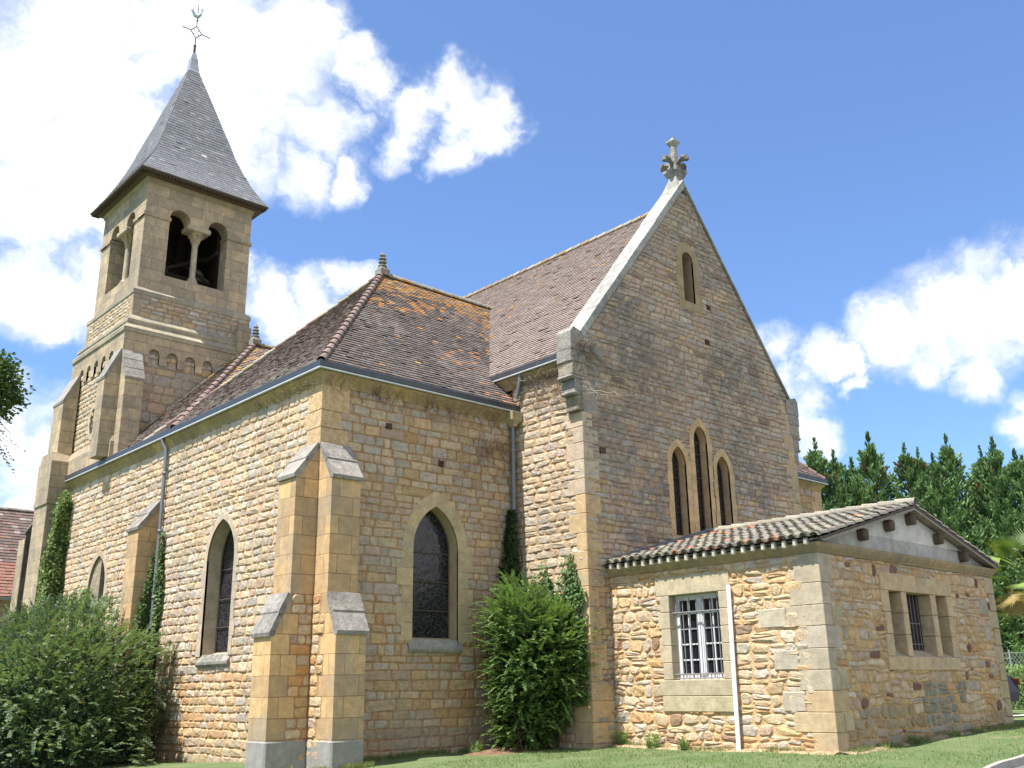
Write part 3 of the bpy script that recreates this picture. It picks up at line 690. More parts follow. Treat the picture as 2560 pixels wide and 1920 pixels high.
def finial(parent, x, y, z):
    M = MB(); M.lathe((x, y, z-.15), [(.15, 0), (.15, .16), (.11, .20), (.11, .24)], (.33, .31, .27), sq=True)
    pr_ = [(.05, .24)]
    for i, r in enumerate((.125, .12, .11, .085)):
        zz = .24+i*.105; pr_ += [(.05, zz), (r*.8, zz+.02), (r, zz+.045), (r*.75, zz+.075), (.045, zz+.095)]
    pr_ += [(.02, .70)]
    M.lathe((x, y, z-.15), pr_, (.24, .225, .20), 14); return B(M, 'finial', M_CAP, parent)
finial(tr1, 4.27, 4.23, 12.15); finial(tr2, 3.92, 10.7, 11.82); finial(rr_, 14.4, 4.23, 12.15)

# ---------------------------------------------------------------- chancel: gable + side wall
GX0, GX1, GY = 5.233, 13.718, -2.182
def gside(z):
    if z <= 8.72: return (GX0+.02, GX1-.02)
    return (5.36+(z-8.75)/1.2537+.05, 13.66-(z-8.75)/1.2537-.05)
M = MB()
lanc = [(8.505, .265, 4.45, 6.22, 6.62), (9.41, .265, 4.45, 6.88, 7.28), (10.265, .26, 4.45, 6.24, 6.63)]
gex = [arch_ex(c_, h_, a_, s_, t_, .12) for c_, h_, a_, s_, t_ in lanc] + [arch_ex(9.42, .225, 10.58, 11.74, 11.98, .13, True)]
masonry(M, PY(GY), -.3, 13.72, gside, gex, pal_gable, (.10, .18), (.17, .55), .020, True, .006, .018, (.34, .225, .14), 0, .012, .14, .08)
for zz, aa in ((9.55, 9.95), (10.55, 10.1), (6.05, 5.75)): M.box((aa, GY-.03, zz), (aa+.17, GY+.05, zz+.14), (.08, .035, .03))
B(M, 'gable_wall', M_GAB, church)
M = MB()
masonry(M, PX(GX0), -.3, 7.95, lambda z: (GY+.02, .05), [], lambda a, z: cmix(pal_left(a, z+1.), (.38, .31, .22), .25), (.13, .2), (.2, .55), .020, True, .007, .013, (.50, .31, .17))
B(M, 'chancel_side_wall', M_RUB, church)
M = MB(); z = -.3; k = 0
while z < 6.9:
    h = U(.34, .42); z1 = min(z+h, 6.92); La, Lb = (.46, .28) if k % 2 else (.30, .5)
    if z < .9: La, Lb = .62, .5
    M.bbox((GX0-.028, GY-.022, z+.003), (GX0+La, GY+Lb, z1-.003), jc(cmix(ASHC, (.36, .28, .17), .3) if z < 5 else ASHG, .08), .012); z = z1; k += 1
ML = M; M = MB(); z = -.3
while z < 8.6:
    z1 = min(z+U(.34, .42), 8.62); La = .5 if k % 2 else .32
    M.bbox((GX1-La, GY-.022, z+.003), (GX1+.028, GY+.5, z1-.003), jc(cmix(ASHC, (.3, .26, .19), .35), .08), .012); z = z1; k += 1
B(M, 'quoin', M_DRS, church); M = ML
for i, (z0, z1) in enumerate(((6.92, 7.35), (7.35, 7.8), (7.8, 8.28), (8.28, 8.7))):
    M.bbox((GX0-.02 if i == 0 else GX0-.1, GY-.02, z0+.003), (GX0+(.5, .7, .6, .75)[i], GY+.45, z1-.003), jc((.27, .25, .21), .08), .012)
B(M, 'quoin', M_DRS, church)
for i, (c_, h_, a_, s_, t_) in enumerate(lanc):
    aw(church, PY(GY), c_, h_, a_, s_, t_, .22, .165, cmix(ASHC, (.40, .30, .17), .3), name='lancet_window', bars=(5.2, 5.9) if i != 1 else (5.2, 6.0, 6.6), sill=False, jog=.03,
       lab=('left lancet of the three in the gable', 'middle and tallest lancet of the three in the gable', 'right lancet of the three in the gable')[i])
aw(church, PY(GY), 9.42, .225, 10.58, 11.74, 11.98, .42, .24, (.35, .27, .16), name='gable_slit_window', bars=(10.9, 11.3, 11.7), sill=False, round_=True, jog=.05)
# coping
M = MB()
def coping(sx):
    xa_, za_ = (5.30, 8.69) if sx < 0 else (13.72, 8.69); xb_, zb_ = 9.51, 13.97
    L = math.hypot(xb_-xa_, zb_-za_); dx, dz = (xb_-xa_)/L, (zb_-za_)/L; nx, nz_ = (-dz, dx) if sx < 0 else (dz, dx)
    k = 7
    for i in range(k):
        t0, t1 = L*i/k+.003, L*(i+1)/k-.003
        if i == k-1: t1 = L+(.0)
        th = .13+U(-.008, .008); c = jc((.42, .41, .37), .08)
        vs = []
        for y in (GY-.06, GY+.50):
            for t, n_ in ((t0, -.03), (t1, -.03), (t1, th), (t0, th)):
                tt = t + (0 if not (i == k-1 and t == t1) else (n_*(.8 if True else 0)))
                vs.append((xa_+dx*tt+nx*n_, y, za_+dz*tt+nz_*n_))
        M.add(vs, [(0, 1, 2, 3), (7, 6, 5, 4), (0, 4, 5, 1), (1, 5, 6, 2), (2, 6, 7, 3), (3, 7, 4, 0)], c)
coping(-1); coping(1)
M.lathe((9.51, GY+.24, 13.9), [(.26, -.05), (.2, .14), (.14, .3), (.13, .38)], (.42, .41, .37), sq=True)
cop = B(M, 'gable_coping', M_WHT, church)
# kneelers
def kneeler(sx):
    M = MB(); X = lambda x: x if sx < 0 else 2*9.476-x
    def bx(x0, x1, y0, y1, z0, z1, c, e=.015):
        a, b_ = sorted((X(x0), X(x1))); M.bbox((a, y0, z0), (b_, y1, z1), c, e)
    g = (.30, .285, .25)
    bx(4.90, 5.4, GY-.045, GY+.42, 8.02, 8.32, g); bx(4.93, 5.4, GY-.04, GY+.41, 7.72, 8.02, (.36, .32, .25)); bx(4.88, 5.35, GY-.055, GY+.43, 7.62, 7.72, g, .04)
    bx(5.0, 5.3, GY-.035, GY+.38, 7.36, 7.62, g); bx(4.96, 5.3, GY-.05, GY+.40, 7.27, 7.36, g, .03); bx(5.09, 5.3, GY-.03, GY+.35, 6.93, 7.27, (.33, .28, .2))
    P = PY(GY); M.prism([(X(4.90), 8.32), (X(4.90), 8.72), (X(5.0), 8.84), (X(5.5), 8.70), (X(5.5), 8.32)], P, .05, -.42, g)
    B(M, 'kneeler', M_CAP, church)
kneeler(-1); kneeler(1)
# stone cross on the gable
M = MB(); cx_, cy_, cz_ = 9.55, GY+.26, 14.25
M.lathe((cx_, cy_, cz_), [(.13, 0), (.16, .06), (.23, .20), (.23, .28), (.15, .34), (.11, .45)], (.34, .33, .29), sq=True)
M.lathe((cx_, cy_, cz_+.34), [(.11, 0), (.09, .2), (.10, .35), (.085, .74)], (.40, .38, .33), 8)
M.lathe((cx_, cy_, cz_+1.03), [(.075, 0), (.12, .10), (.14, .13), (.14, .17), (.07, .22), (.03, .28), (.04, .31), (.0, .34)], (.40, .39, .34), sq=True)
for ax, ay in ((1, 0), (-1, 0), (0, 1), (0, -1)):
    b0 = Vector((cx_, cy_, cz_+.48)); d = Vector((ax, ay, 0))
    pts = [b0+d*.05+Vector((0, 0, -.02)), b0+d*.18+Vector((0, 0, .06)), b0+d*.30+Vector((0, 0, .09)), b0+d*.39+Vector((0, 0, .07)), b0+d*.43+Vector((0, 0, -.02))]
    M.tube(pts, [.08, .06, .095, .10, .06], (.25, .24, .21), 7)
    sd_ = Vector((-ay, ax, 0))
    for s_ in (-1, 1): M.tube([b0+d*.24+Vector((0, 0, .07)), b0+d*.33+sd_*s_*.08+Vector((0, 0, .12)), b0+d*.38+sd_*s_*.11+Vector((0, 0, .03))], [.035, .04, .02], (.27, .26, .22), 6)
B(M, 'gable_cross', M_CAP, cop)
# far transept front face
M = MB()
masonry(M, PY(-.004), 3, 7.06, lambda z: (13.7, 18.62), [], pal_front, (.16, .24), (.2, .5), .014, True, .008, .006)
z = 3.; k = 0
while z < 7.05:
    z1 = min(z+.37, 7.06); M.bbox((18.64-(.6 if k % 2 else .42), -.025, z+.003), (18.645, .5, z1-.003), jc(ASHC, .07), .012); z = z1; k += 1
B(M, 'far_transept_wall', M_RUB, church)
# downpipes
def pipe(pts, r=.045, joints=(), name='downpipe', hop=None):
    M = MB(); M.tube(pts, r, (.17, .18, .19), 12, False)
    for x, y, z in joints: M.lathe((x, y, z), [(r+.002, 0), (r+.016, .01), (r+.016, .06), (r+.002, .07)], (.2, .21, .22), 12)
    d_ = B(M, name, M_ZINC, church, True)
    return d_
pipe([(-.17, 7.30, 7.32), (-.17, 7.28, 7.2), (-.10, 7.2, 7.02), (-.095, 7.16, 6.8), (-.095, 7.1, 2.6)], joints=[(-.095, 7.15, 6.35), (-.095, 7.12, 4.9), (-.095, 7.1, 3.3)])['label'] = 'grey downpipe on the sunlit side wall'
pipe([(5.05, -.12, 7.0), (5.05, -.12, .0)], .052, joints=[(5.05, -.12, 6.35), (5.05, -.12, 4.9), (5.05, -.12, 3.4)])['label'] = 'grey downpipe in the corner beside the chancel'
pipe([(5.10, -.35, 8.2), (5.10, -.33, 8.0), (5.12, -.2, 7.62)], .05)['label'] = 'short pipe from the upper gutter to the lower roof'
M = MB(); M.lathe((5.05, -.14, 6.95), [(.06, 0), (.07, .04), (.15, .14), (.16, .33)], (.42, .34, .2), sq=True); B(M, 'gutter_outlet', M_DRS, church)

# ---------------------------------------------------------------- bell tower
TX, TY = 2.066, 13.157
HL, HM, HB = 2.124, 1.887, 1.777
def sq(h): return [(TX-h, TY+h), (TX-h, TY-h), (TX+h, TY-h), (TX+h, TY+h)]
M = MB(); rc = .07
M.box((TX-HL+rc+.02, TY-HL+rc+.02, -.3), (TX+HL, TY+HL, 11.3), (.33, .27, .19))
masonry(M, PY(TY-HL+rc), 6.8, 10.78, lambda z: (TX-HL+.5, TX+HL), [], pal_tow, (.2, .34), (.3, .6), .016, True, .008, .008, (.3, .24, .17))
masonry(M, PX(TX-HL+rc), 7.4, 10.78, lambda z: (TY-HL+.5, TY+HL-.5), [], lambda a, z: cmix(pal_left(a, 5), (.4, .33, .22), .2), (.14, .2), (.18, .4), .02, True, .009, .008, (.38, .28, .18))
tower = B(M, 'bell_tower', M_RUB, church)
def arcplate(M, P, a0, a1, zsp, zb, zt, cs, r, proud, back, c):
    xs = sorted(set([a0, a1] + [cc+r*math.cos(math.pi*i/10) for cc in cs for i in range(11)]))
    def bot(x, side_):
        for cc in cs:
            if abs(x-cc) < r-1e-6: return zsp+math.sqrt(r*r-(x-cc)**2)
            if abs(abs(x-cc)-r) < 1e-6: 
                inside = (x < cc and side_ > 0) or (x > cc and side_ < 0)
                return zsp if inside else zb
        return zb
    for xx in (a0, a1): M.add([P(xx, zb, proud), P(xx, zt, proud), P(xx, zt, back), P(xx, zb, back)], [(0, 1, 2, 3)], c)
    for i in range(len(xs)-1):
        x0, x1 = xs[i], xs[i+1]
        if x1-x0 < 1e-5: continue
        b0, b1_ = bot(x0, 1), bot(x1, -1)
        vs = [P(x0, b0, proud), P(x1, b1_, proud), P(x1, zt, proud), P(x0, zt, proud), P(x0, b0, back), P(x1, b1_, back), P(x1, zt, back), P(x0, zt, back)]
        M.add(vs, [(0, 1, 2, 3), (7, 6, 5, 4), (0, 4, 5, 1), (3, 2, 6, 7)], c)
        for cc in cs:
            if abs(abs(x0-cc)-r) < 1e-6 or abs(abs(x1-cc)-r) < 1e-6:
                for xx in (x0, x1):
                    if abs(abs(xx-cc)-r) < 1e-6: M.add([P(xx, zb, proud), P(xx, zsp, proud), P(xx, zsp, back), P(xx, zb, back)], [(0, 1, 2, 3)], c)
M = MB(); tcol = (.485, .395, .28)
for c_ in range(2):
    P = PY(TY-HL) if c_ == 0 else PX(TX-HL)
    cs = [.87+.562*i for i in range(6)] if c_ == 0 else [11.93+.605*i for i in range(5)]
    o_ = (TX-HL, TX+HL) if c_ == 0 else (TY-HL+rc+.012, TY+HL)
    arcplate(M, P, o_[0], o_[1], 10.76, 10.46, 11.32, cs, .165 if c_ == 0 else .155, 0, -rc-.01, tcol)
M.box((TX-HL, TY-HL, 7.5), (TX-HL+.52, TY-HL+.52, 10.457), tcol); M.box((TX-HL, TY+HL-.52, 7.5), (TX-HL+.52, TY+HL, 10.457), tcol); M.box((TX+HL-.5, TY-HL, 6), (TX+HL, TY-HL+.52, 10.457), tcol)
M.sweep([(TX-HL, TY+HL), (TX-HL, TY-HL), (TX+HL, TY-HL)], [(-.08, 8.2), (0, 8.2), (.1, 7.95), (.1, 7.5), (-.08, 7.5)], tcol)
M.sweep(sq(HL), [(-.3, 11.30), (.0, 11.30), (.04, 11.33), (.045, 11.44), (.03, 11.47), (-.085, 11.60), (-.085, 11.64), (-.065, 11.66), (-.065, 11.75), (-.245, 11.96), (-.3, 11.96)], (.42, .38, .29), True)
M.sweep(sq(HM), [(-.3, 12.60), (.0, 12.60), (.035, 12.66), (.035, 12.78), (-.115, 12.92), (-.3, 12.92)], (.42, .38, .29), True)
# quoins of the middle stage
for (x, y) in ((-1, -1), (-1, 1), (1, -1)):
    for k in range(2):
        z0 = 11.93+k*.345; la, lb = (.38, .26) if k else (.26, .42)
        xa_, xb_ = (TX-HM-.012, TX-HM+la) if x < 0 else (TX+HM-la, TX+HM+.012); ya_, yb_ = (TY-HM-.012, TY-HM+lb) if y < 0 else (TY+HM-lb, TY+HM+.012)
        M.box((xa_, ya_, z0), (xb_, yb_, z0+.34), jc(tcol, .08))
M.box((3.46, TY-HL-.06, 11.2), (3.90, TY-HM+.1, 12.30), tcol)
B(M, 'tower_dressings', M_TOW, tower)
M = MB(); M.box((TX-HM+.02, TY-HM+.02, 11.8), (TX+HM-.02, TY+HM-.02, 12.7), tcol)
masonry(M, PY(TY-HM), 11.9, 12.62, lambda z: (TX-HM+.2, TX+HM-.2), [], lambda a, z: jc((.52, .48, .40), .05) if R() < .12 else pal_tow(a, z), (.11, .2), (.2, .55), .014, True, .008, .008, (.3, .24, .17))
masonry(M, PX(TX-HM), 11.9, 12.62, lambda z: (TY-HM+.2, TY+HM-.2), [], lambda a, z: pal_left(a, 5), (.1, .16), (.15, .4), .018, True, .008, .008, (.42, .32, .22))
B(M, 'tower_middle_stage', M_RUB, tower)
# belfry
ARC = [TX-.645, TX+.635]; ar = .335
M = MB(); bc = (.495, .40, .285)
PF = [(lambda a, z, n=0.: (TX+(a), TY-HB-n, z)), (lambda a, z, n=0.: (TX-HB-n, TY-(a), z)), (lambda a, z, n=0.: (TX+(a), TY+HB+n, z)), (lambda a, z, n=0.: (TX+HB+n, TY-(a), z))]
TK = .48
for i, P in enumerate(PF):
    h0 = HB if i in (0, 2) else HB-TK-.0     # mitre: front/back walls run full length
    lo, hi = (-HB, HB) if i in (0, 2) else (-HB+.002, HB-.002)
    def slab(a0, a1, z0, z1, pr_=0., dep=TK):
        vs = [P(a0, z0, pr_), P(a1, z0, pr_), P(a1, z0, -dep), P(a0, z0, -dep), P(a0, z1, pr_), P(a1, z1, pr_), P(a1, z1, -dep), P(a0, z1, -dep)]
        M.add(vs, [(0, 3, 2, 1), (4, 5, 6, 7), (0, 1, 5, 4), (1, 2, 6, 5), (2, 3, 7, 6), (3, 0, 4, 7)], bc)
    if i in (0, 2): lo2, hi2 = lo, hi
    else: lo2, hi2 = -HB+TK, HB-TK
    o0, o1 = -.985, .975
    slab(lo2, hi2, 12.8, 13.49)                       # below the openings
    slab(lo2, o0, 13.49, 15.44); slab(o1, hi2, 13.49, 15.44)
    if i in (1, 3):
        pass
    arcplate(M, P, lo2, hi2, 15.49, 15.44, 16.62, [-.65, .64], ar, 0, -TK, bc)
    # fill under the arcade plate over the piers
    slab(-HB-.05 if i in (0, 2) else -HB+.0, -.985+.03, 15.33, 15.44, .045, TK); slab(.975-.03, HB+.05 if i in (0, 2) else HB-.0, 15.33, 15.44, .045, TK)
M.sweep(sq(HB), [(-.2, 16.40), (.0, 16.42), (.03, 16.46), (.06, 16.58), (.12, 16.68), (-.2, 16.70)], (.46, .37, .22), True)
belfry = B(M, 'belfry', M_TOW, tower)
for P in PF:
    M = MB(); x, y, z = P(0, 0, -.24)
    M.lathe((x, y, 13.49), [(.19, 0), (.19, .09), (.15, .12), (.165, .16), (.125, .21), (.10, .24), (.095, .3), (.09, 1.38), (.11, 1.40), (.11, 1.43), (.10, 1.45), (.15, 1.60), (.20, 1.74), (.24, 1.78)], (.43, .37, .27), 16)
    for k in range(8):
        t = k*math.pi/4; M.tube([(x+.10*math.cos(t), y+.10*math.sin(t), 14.95), (x+.15*math.cos(t), y+.15*math.sin(t), 15.13), (x+.24*math.cos(t), y+.24*math.sin(t), 15.22), (x+.25*math.cos(t), y+.25*math.sin(t), 15.16)], [.03, .045, .04, .02], (.40, .31, .2), 6)
    p0, p1 = P(-.385, 15.27, .05), P(.385, 15.44, -TK-.03)
    lo = tuple(min(p0[i], p1[i]) for i in range(3)); hi = tuple(max(p0[i], p1[i]) for i in range(3)); M.bbox(lo, hi, (.42, .36, .26), .03)
    B(M, 'column', M_DRS, belfry)
M = MB()   # timber bell frame, floor and roof underside
dk = (.05, .04, .032)
M.box((TX-1.4, TY-1.4, 13.3), (TX+1.4, TY+1.4, 13.42), dk); M.box((TX-1.75, TY-1.75, 16.3), (TX+1.75, TY+1.75, 16.4), dk)
for s_ in (-1, 1):
    for yy in (-1.0, 1.0):
        M.tube([(TX+s_*1.2, TY+yy, 13.4), (TX+s_*1.0, TY+yy, 16.3)], .06, dk, 4)
    M.tube([(TX-1.25, TY+s_*.45, 14.15), (TX+1.25, TY+s_*.45, 14.15)], .07, dk, 4); M.tube([(TX-1.25, TY+s_*.9, 13.8), (TX+1.25, TY+s_*.2, 15.3)], .055, dk, 4)
    M.tube([(TX+s_*.7, TY-1.2, 13.9), (TX+s_*.2, TY+1.2, 15.6)], .06, dk, 4); M.tube([(TX+s_*.9, TY-1.25, 15.0), (TX+s_*.9, TY+1.25, 15.0)], .07, dk, 4)
    M.box((TX+s_*.62-.05, TY-.3, 13.4), (TX+s_*.62+.05, TY+.3, 15.9), dk)
M.box((TX+.3, TY+.55, 13.4), (TX+1.3, TY+.62, 16.3), dk); M.box((TX-.9, TY+.9, 14.5), (TX+1.3, TY+.97, 16.3), dk); M.box((TX+1.2, TY-1.2, 13.4), (TX+1.26, TY+1.2, 16.3), dk)
B(M, 'bell_frame', M_WOOD, belfry)
M = MB(); M.lathe((TX+.75, TY-.15, 13.75), [(.40, 0), (.37, .06), (.30, .2), (.25, .5), (.22, .8), (.12, .93), (.05, .95)], (.22, .15, .12), 20); B(M, 'bell', M_IRON, belfry, True)
# tower buttresses
TBX = lambda a, z, d: (TX-HL-d, a, z)
TBY = lambda a, z, d: (a, TY-HL-d, z)
buttress(TBX, TY-HL, TY-HL+.54, .422, .422, 7.5, 0, 0, 9.77, 10.72, False, 'tower_buttress', M_TOW, tcol, 1, M_WHT, .015)
buttress(TBX, 14.40, TY+HL, .422, .422, 6.5, 0, 0, 9.80, 10.72, False, 'tower_buttress', M_TOW, tcol, 1, M_WHT, .015)
buttress(TBY, TX-HL, TX-HL+.54, .422, .422, 7.52, 0, 0, 9.76, 10.68, False, 'tower_buttress', M_TOW, tcol, 3, M_WHT, .02)
M = MB(); fx = TX-HL-.422
M.prism([(14.26, -.4), (15.4, -.4), (15.4, 7.95), (15.28, 8.2), (14.40, 8.2), (14.26, 7.92)], PX(0), .62, -.3, tcol)
M.prism([(14.23, 6.60), (15.43, 6.60), (15.43, 6.72), (14.23, 6.72)], PX(0), .655, -.2, tcol)
M.box((-.65, 14.235, 6.72), (-.02, 15.4, 7.9), tcol)
M.prism([(15.9, -.4), (15.97, -.4), (15.97, 5.95), (15.9, 5.95)], PX(0), .62, -.6, (.10, .09, .08))
M.add([(-.66, 15.86, 5.93), (-.66, 16.0, 5.93), (-.02, 16.0, 6.95), (-.02, 15.86, 6.95), (.0, 15.86, 5.93), (.0, 16.0, 5.93)], [(0, 1, 2, 3), (0, 3, 4), (1, 5, 2), (0, 4, 5, 1)], (.10, .09, .08))
M.box((.3, 15.28, -.4), (5.3, 19.8, 6.2), tcol)
B(M, 'west_buttress', M_TOW, church)
# slate spire
M = MB()
prof = [(2.16, 16.74), (1.87, 17.22), (1.66, 17.64), (1.477, 18.06), (1.26, 18.66), (1.075, 19.29), (.90, 19.83), (.728, 20.39), (.45, 21.27), (.165, 22.16)]
cum = [0]
for (h0, z0), (h1, z1) in zip(prof[:-1], prof[1:]): cum.append(cum[-1]+math.hypot(h0-h1, z1-z0))
def at(s):
    for i in range(len(cum)-1):
        if s <= cum[i+1] or i == len(cum)-2:
            t = (s-cum[i])/(cum[i+1]-cum[i]); return prof[i][0]+(prof[i+1][0]-prof[i][0])*t, prof[i][1]+(prof[i+1][1]-prof[i][1])*t
for fce in range(4):
    def PS(a, h, z):
        return ((TX+a, TY-h, z), (TX-h, TY-a, z), (TX+a, TY+h, z), (TX+h, TY+a, z))[fce]
    ex = .125; k = 0
    while k*ex < cum[-1]:
        s0, s1 = k*ex, min((k+1)*ex, cum[-1]); h0, z0 = at(s0); h1, z1 = at(s1); L = s1-s0
        if L < .01: break
        nh, nz_ = (z1-z0)/L, (h0-h1)/L
        M.add([PS(-h0, h0-.01, z0), PS(h0, h0-.01, z0), PS(h1, h1-.01, z1), PS(-h1, h1-.01, z1)], [(0, 1, 2, 3)], (.03, .03, .035))
        a = -h0 - (.09 if k % 2 else 0)
        while a < h0:
            b_ = a+.19; x0, x1 = max(a, -h0), min(b_, h0)
            if x1-x0 > .01:
                lf = U(.010, .014) + (.012 if R() < .012 else 0); f0, f1 = x0/h0, x1/h0
                if R() < .9: c = jc(pick([((.165, .168, .18), 5), ((.15, .153, .165), 2), ((.18, .183, .195), 2)]), .06)
                else: c = jc((.22, .22, .23), .1)
                if R() < .001: c = (.45, .45, .46)
                M.add([PS(x0+.002, h0+nh*lf, z0+nz_*lf-.004), PS(x1-.002, h0+nh*lf, z0+nz_*lf-.004), PS(f1*h1-.002, h1+nh*.001, z1+.004), PS(f0*h1+.002, h1+nh*.001, z1+.004), PS(x0+.002, h0, z0-.004), PS(x1-.002, h0, z0-.004)],
                      [(0, 1, 2, 3), (4, 5, 1, 0)], c)
            a = b_
        k += 1
spire = B(M, 'spire', M_SLATE, tower)
M = MB(); M.sweep(sq(HB), [(.08, 16.60), (.36, 16.68), (.395, 16.70), (.385, 16.76), (.02, 16.85)], (.10, .075, .055), True)
for i in range(40):
    for fce in range(2):
        a = -2.1+4.2*i/39
        p = (TX+a, TY-HB) if fce == 0 else (TX-HB, TY+a)
        if fce == 0: M.box((p[0]-.03, p[1]-.36, 16.63), (p[0]+.03, p[1]-.1, 16.685), (.08, .06, .045))
        else: M.box((p[0]-.36, p[1]-.03, 16.63), (p[0]-.1, p[1]+.03, 16.685), (.08, .06, .045))
B(M, 'eaves_boarding', M_WOOD, spire)
M = MB(); M.lathe((TX, TY, 22.1), [(.20, 0), (.17, .1), (.13, .42), (.12, .60), (.10, .62), (.06, .85)], (.34, .35, .38), sq=True); B(M, 'lead_cap', M_ZINC, spire)
M = MB(); ic = (.11, .075, .09); cz_ = 23.86
M.tube([(TX, TY, 22.9), (TX, TY, 23.3)], .045, ic, 8); M.tube([(TX, TY, 23.25), (TX, TY, cz_-.24)], .02, ic, 6); M.tube([(TX, TY, cz_+.24), (TX, TY, 24.95)], .016, ic, 6)
M.lathe((TX, TY, 23.25), [(.03, 0), (.06, .03), (.03, .08)], ic, 8); M.lathe((TX, TY, 24.32), [(.02, 0), (.045, .03), (.02, .06)], ic, 8)
for s_ in (-1, 1):
    M.tube([(TX+s_*.20, TY, cz_), (TX+s_*.44, TY, cz_)], .018, ic, 6)
    M.tube([(TX+s_*.48+.035*math.cos(t*math.pi/4), TY, cz_+.035*math.sin(t*math.pi/4)) for t in range(9)], .011, ic, 5)
    for v_ in (-1, 1):
        M.tube([(TX+s_*.21, TY, cz_), (TX, TY, cz_+v_*.25)], .017, ic, 6); M.tube([(TX+s_*.11, TY, cz_+v_*.12), (TX+s_*.06, TY, cz_+v_*.07), (TX+s_*.09, TY, cz_+v_*.04)], .01, ic, 5)
crs = B(M, 'iron_cross', M_IRON, spire)
M = MB()   # weathercock
M.lathe((TX, TY, 24.98), [(.0, 0), (.03, .02), (.0, .05)], (.5, .5, .5), 8)
wb = Vector((TX, TY, 24.58)); dd = Vector((.8, -.6, 0))
M.tube([wb-dd*.17+Vector((0, 0, .10)), wb-dd*.10, wb+dd*.0+Vector((0, 0, -.05)), wb+dd*.08+Vector((0, 0, .03)), wb+dd*.13+Vector((0, 0, .16))], [.03, .075, .09, .06, .03], (.42, .47, .45), 8)
M.tube([wb-dd*.14+Vector((0, 0, .08)), wb-dd*.22+Vector((0, 0, .22)), wb-dd*.18+Vector((0, 0, .34))], [.05, .045, .02], (.42, .45, .42), 6)
M.tube([wb+dd*.12+Vector((0, 0, .14)), wb+dd*.14+Vector((0, 0, .24)), wb+dd*.20+Vector((0, 0, .25))], [.035, .035, .008], (.42, .45, .42), 6)
B(M, 'weathercock', M_CHROME, spire)
# small quatrefoil opening in tower
M = MB(); P = PX(TX-HL+rc)
M.lathe((0, 0, 0), [(0.01, 0)], (0, 0, 0), 3)
M = MB(); pts = [(13.0+.22*math.cos(t*math.pi/12), 8.95+.42*math.sin(t*math.pi/12)) for t in range(24)]
op = [(13.0+.36*math.cos(t*math.pi/12), 8.95+.56*math.sin(t*math.pi/12)) for t in range(24)]
for i in range(24): M.prism([pts[i], pts[(i+1) % 24], op[(i+1) % 24], op[i]], P, .035, -.02, tcol)
M.add([P(a, z, .024) for a, z in pts], [tuple(range(24))], (.05, .04, .035)); B(M, 'oval_opening', M_DRS, tower)

# ---------------------------------------------------------------- annex (sacristy)
XA, XB, YA = 5.90, 13.11, -7.135
annex = empty('stone_annex', (XA, YA, 0), 'low fieldstone annex with barrel tiled roof built against the gable of the church', 'annex')
M = MB()
masonry(M, PX(XA), -.35, 3.36, lambda z: (YA+.02, GY+.02), [rect_ex(-5.10, -3.60, .80, 3.02), rect_ex(-9, YA+.3, -1, 4)], pal_anx, (.10, .21), (.12, .48), .022, True, .006, .030, (.62, .38, .19), .22, .020, .22, .12)
masonry(M, PY(YA), -.35, 3.36, lambda z: (XA+.02, XB-.02), [rect_ex(8.12, 10.8, 1.50, 2.98), rect_ex(XA-1, XA+.25, -1, 4), rect_ex(XB-.25, XB+1, -1, 4)], pal_anx_r, (.10, .21), (.12, .46), .018, True, .006, .028, (.46, .30, .155), .22, .020, .22, .12)
aw_ = B(M, 'rubble_wall', M_ANX, annex)
M = MB(); M.box((XA+.35, YA+.35, -.3), (XB-.35, GY-.02, 3.3), (.03, .028, .025)); M.box((XB-.3, YA+.1, -.3), (XB, GY, 3.38), (.36, .28, .18)); B(M, 'back_wall', M_ANX, annex)
M = MB()
zs_ = [-.35, .33, .66, 1.014, 1.36, 1.72, 2.10, 2.46, 2.84, 3.36]
lx = (.34, .26, .5, .28, .24, .5, .24, .27, .42); ly = (.44, .78, .5, .6, .56, .52, .74, .62, .5)
for i in range(9):
    M.bbox((XA-.022-U(0, .006), YA-.022-U(0, .006), zs_[i]+.002), (XA+lx[i], YA+ly[i], zs_[i+1]-.002), jc((.47, .35, .205) if i < 3 else (.43, .365, .275), .07), .010)
    if i in (2, 4, 6): M.bbox((XA-.03, YA+ly[i]+.01, zs_[i]+.004), (XA+.2, YA+ly[i]+U(.45, .62), zs_[i+1]-.01), jc((.46, .40, .30), .06), .02)
    if i in (1, 3, 6): M.bbox((XA+lx[i]+.01, YA-.025, zs_[i]+.01), (XA+lx[i]+U(.3, .45), YA+.2, zs_[i+1]-.01), jc((.43, .35, .22), .06), .02)
B(M, 'corner_stones', M_DRS, annex); M = MB(); z = -.35; k = 0
while z < 3.35:
    z1 = min(z+.37, 3.36); M.bbox((XB-(.42 if k % 2 else .27), YA-.03, z+.004), (XB+.035, YA+.4, z1-.004), jc((.43, .34, .21), .08), .014); z = z1; k += 1
for (a0, a1, z0, z1) in ((12.35, 12.7, 1.95, 2.3), (12.25, 12.66, 2.5, 2.85), (12.45, 12.72, 1.2, 1.5)): M.bbox((a0, YA-.028, z0), (a1, YA+.1, z1), jc((.38, .33, .24), .08), .03)
B(M, 'corner_stones', M_DRS, annex)
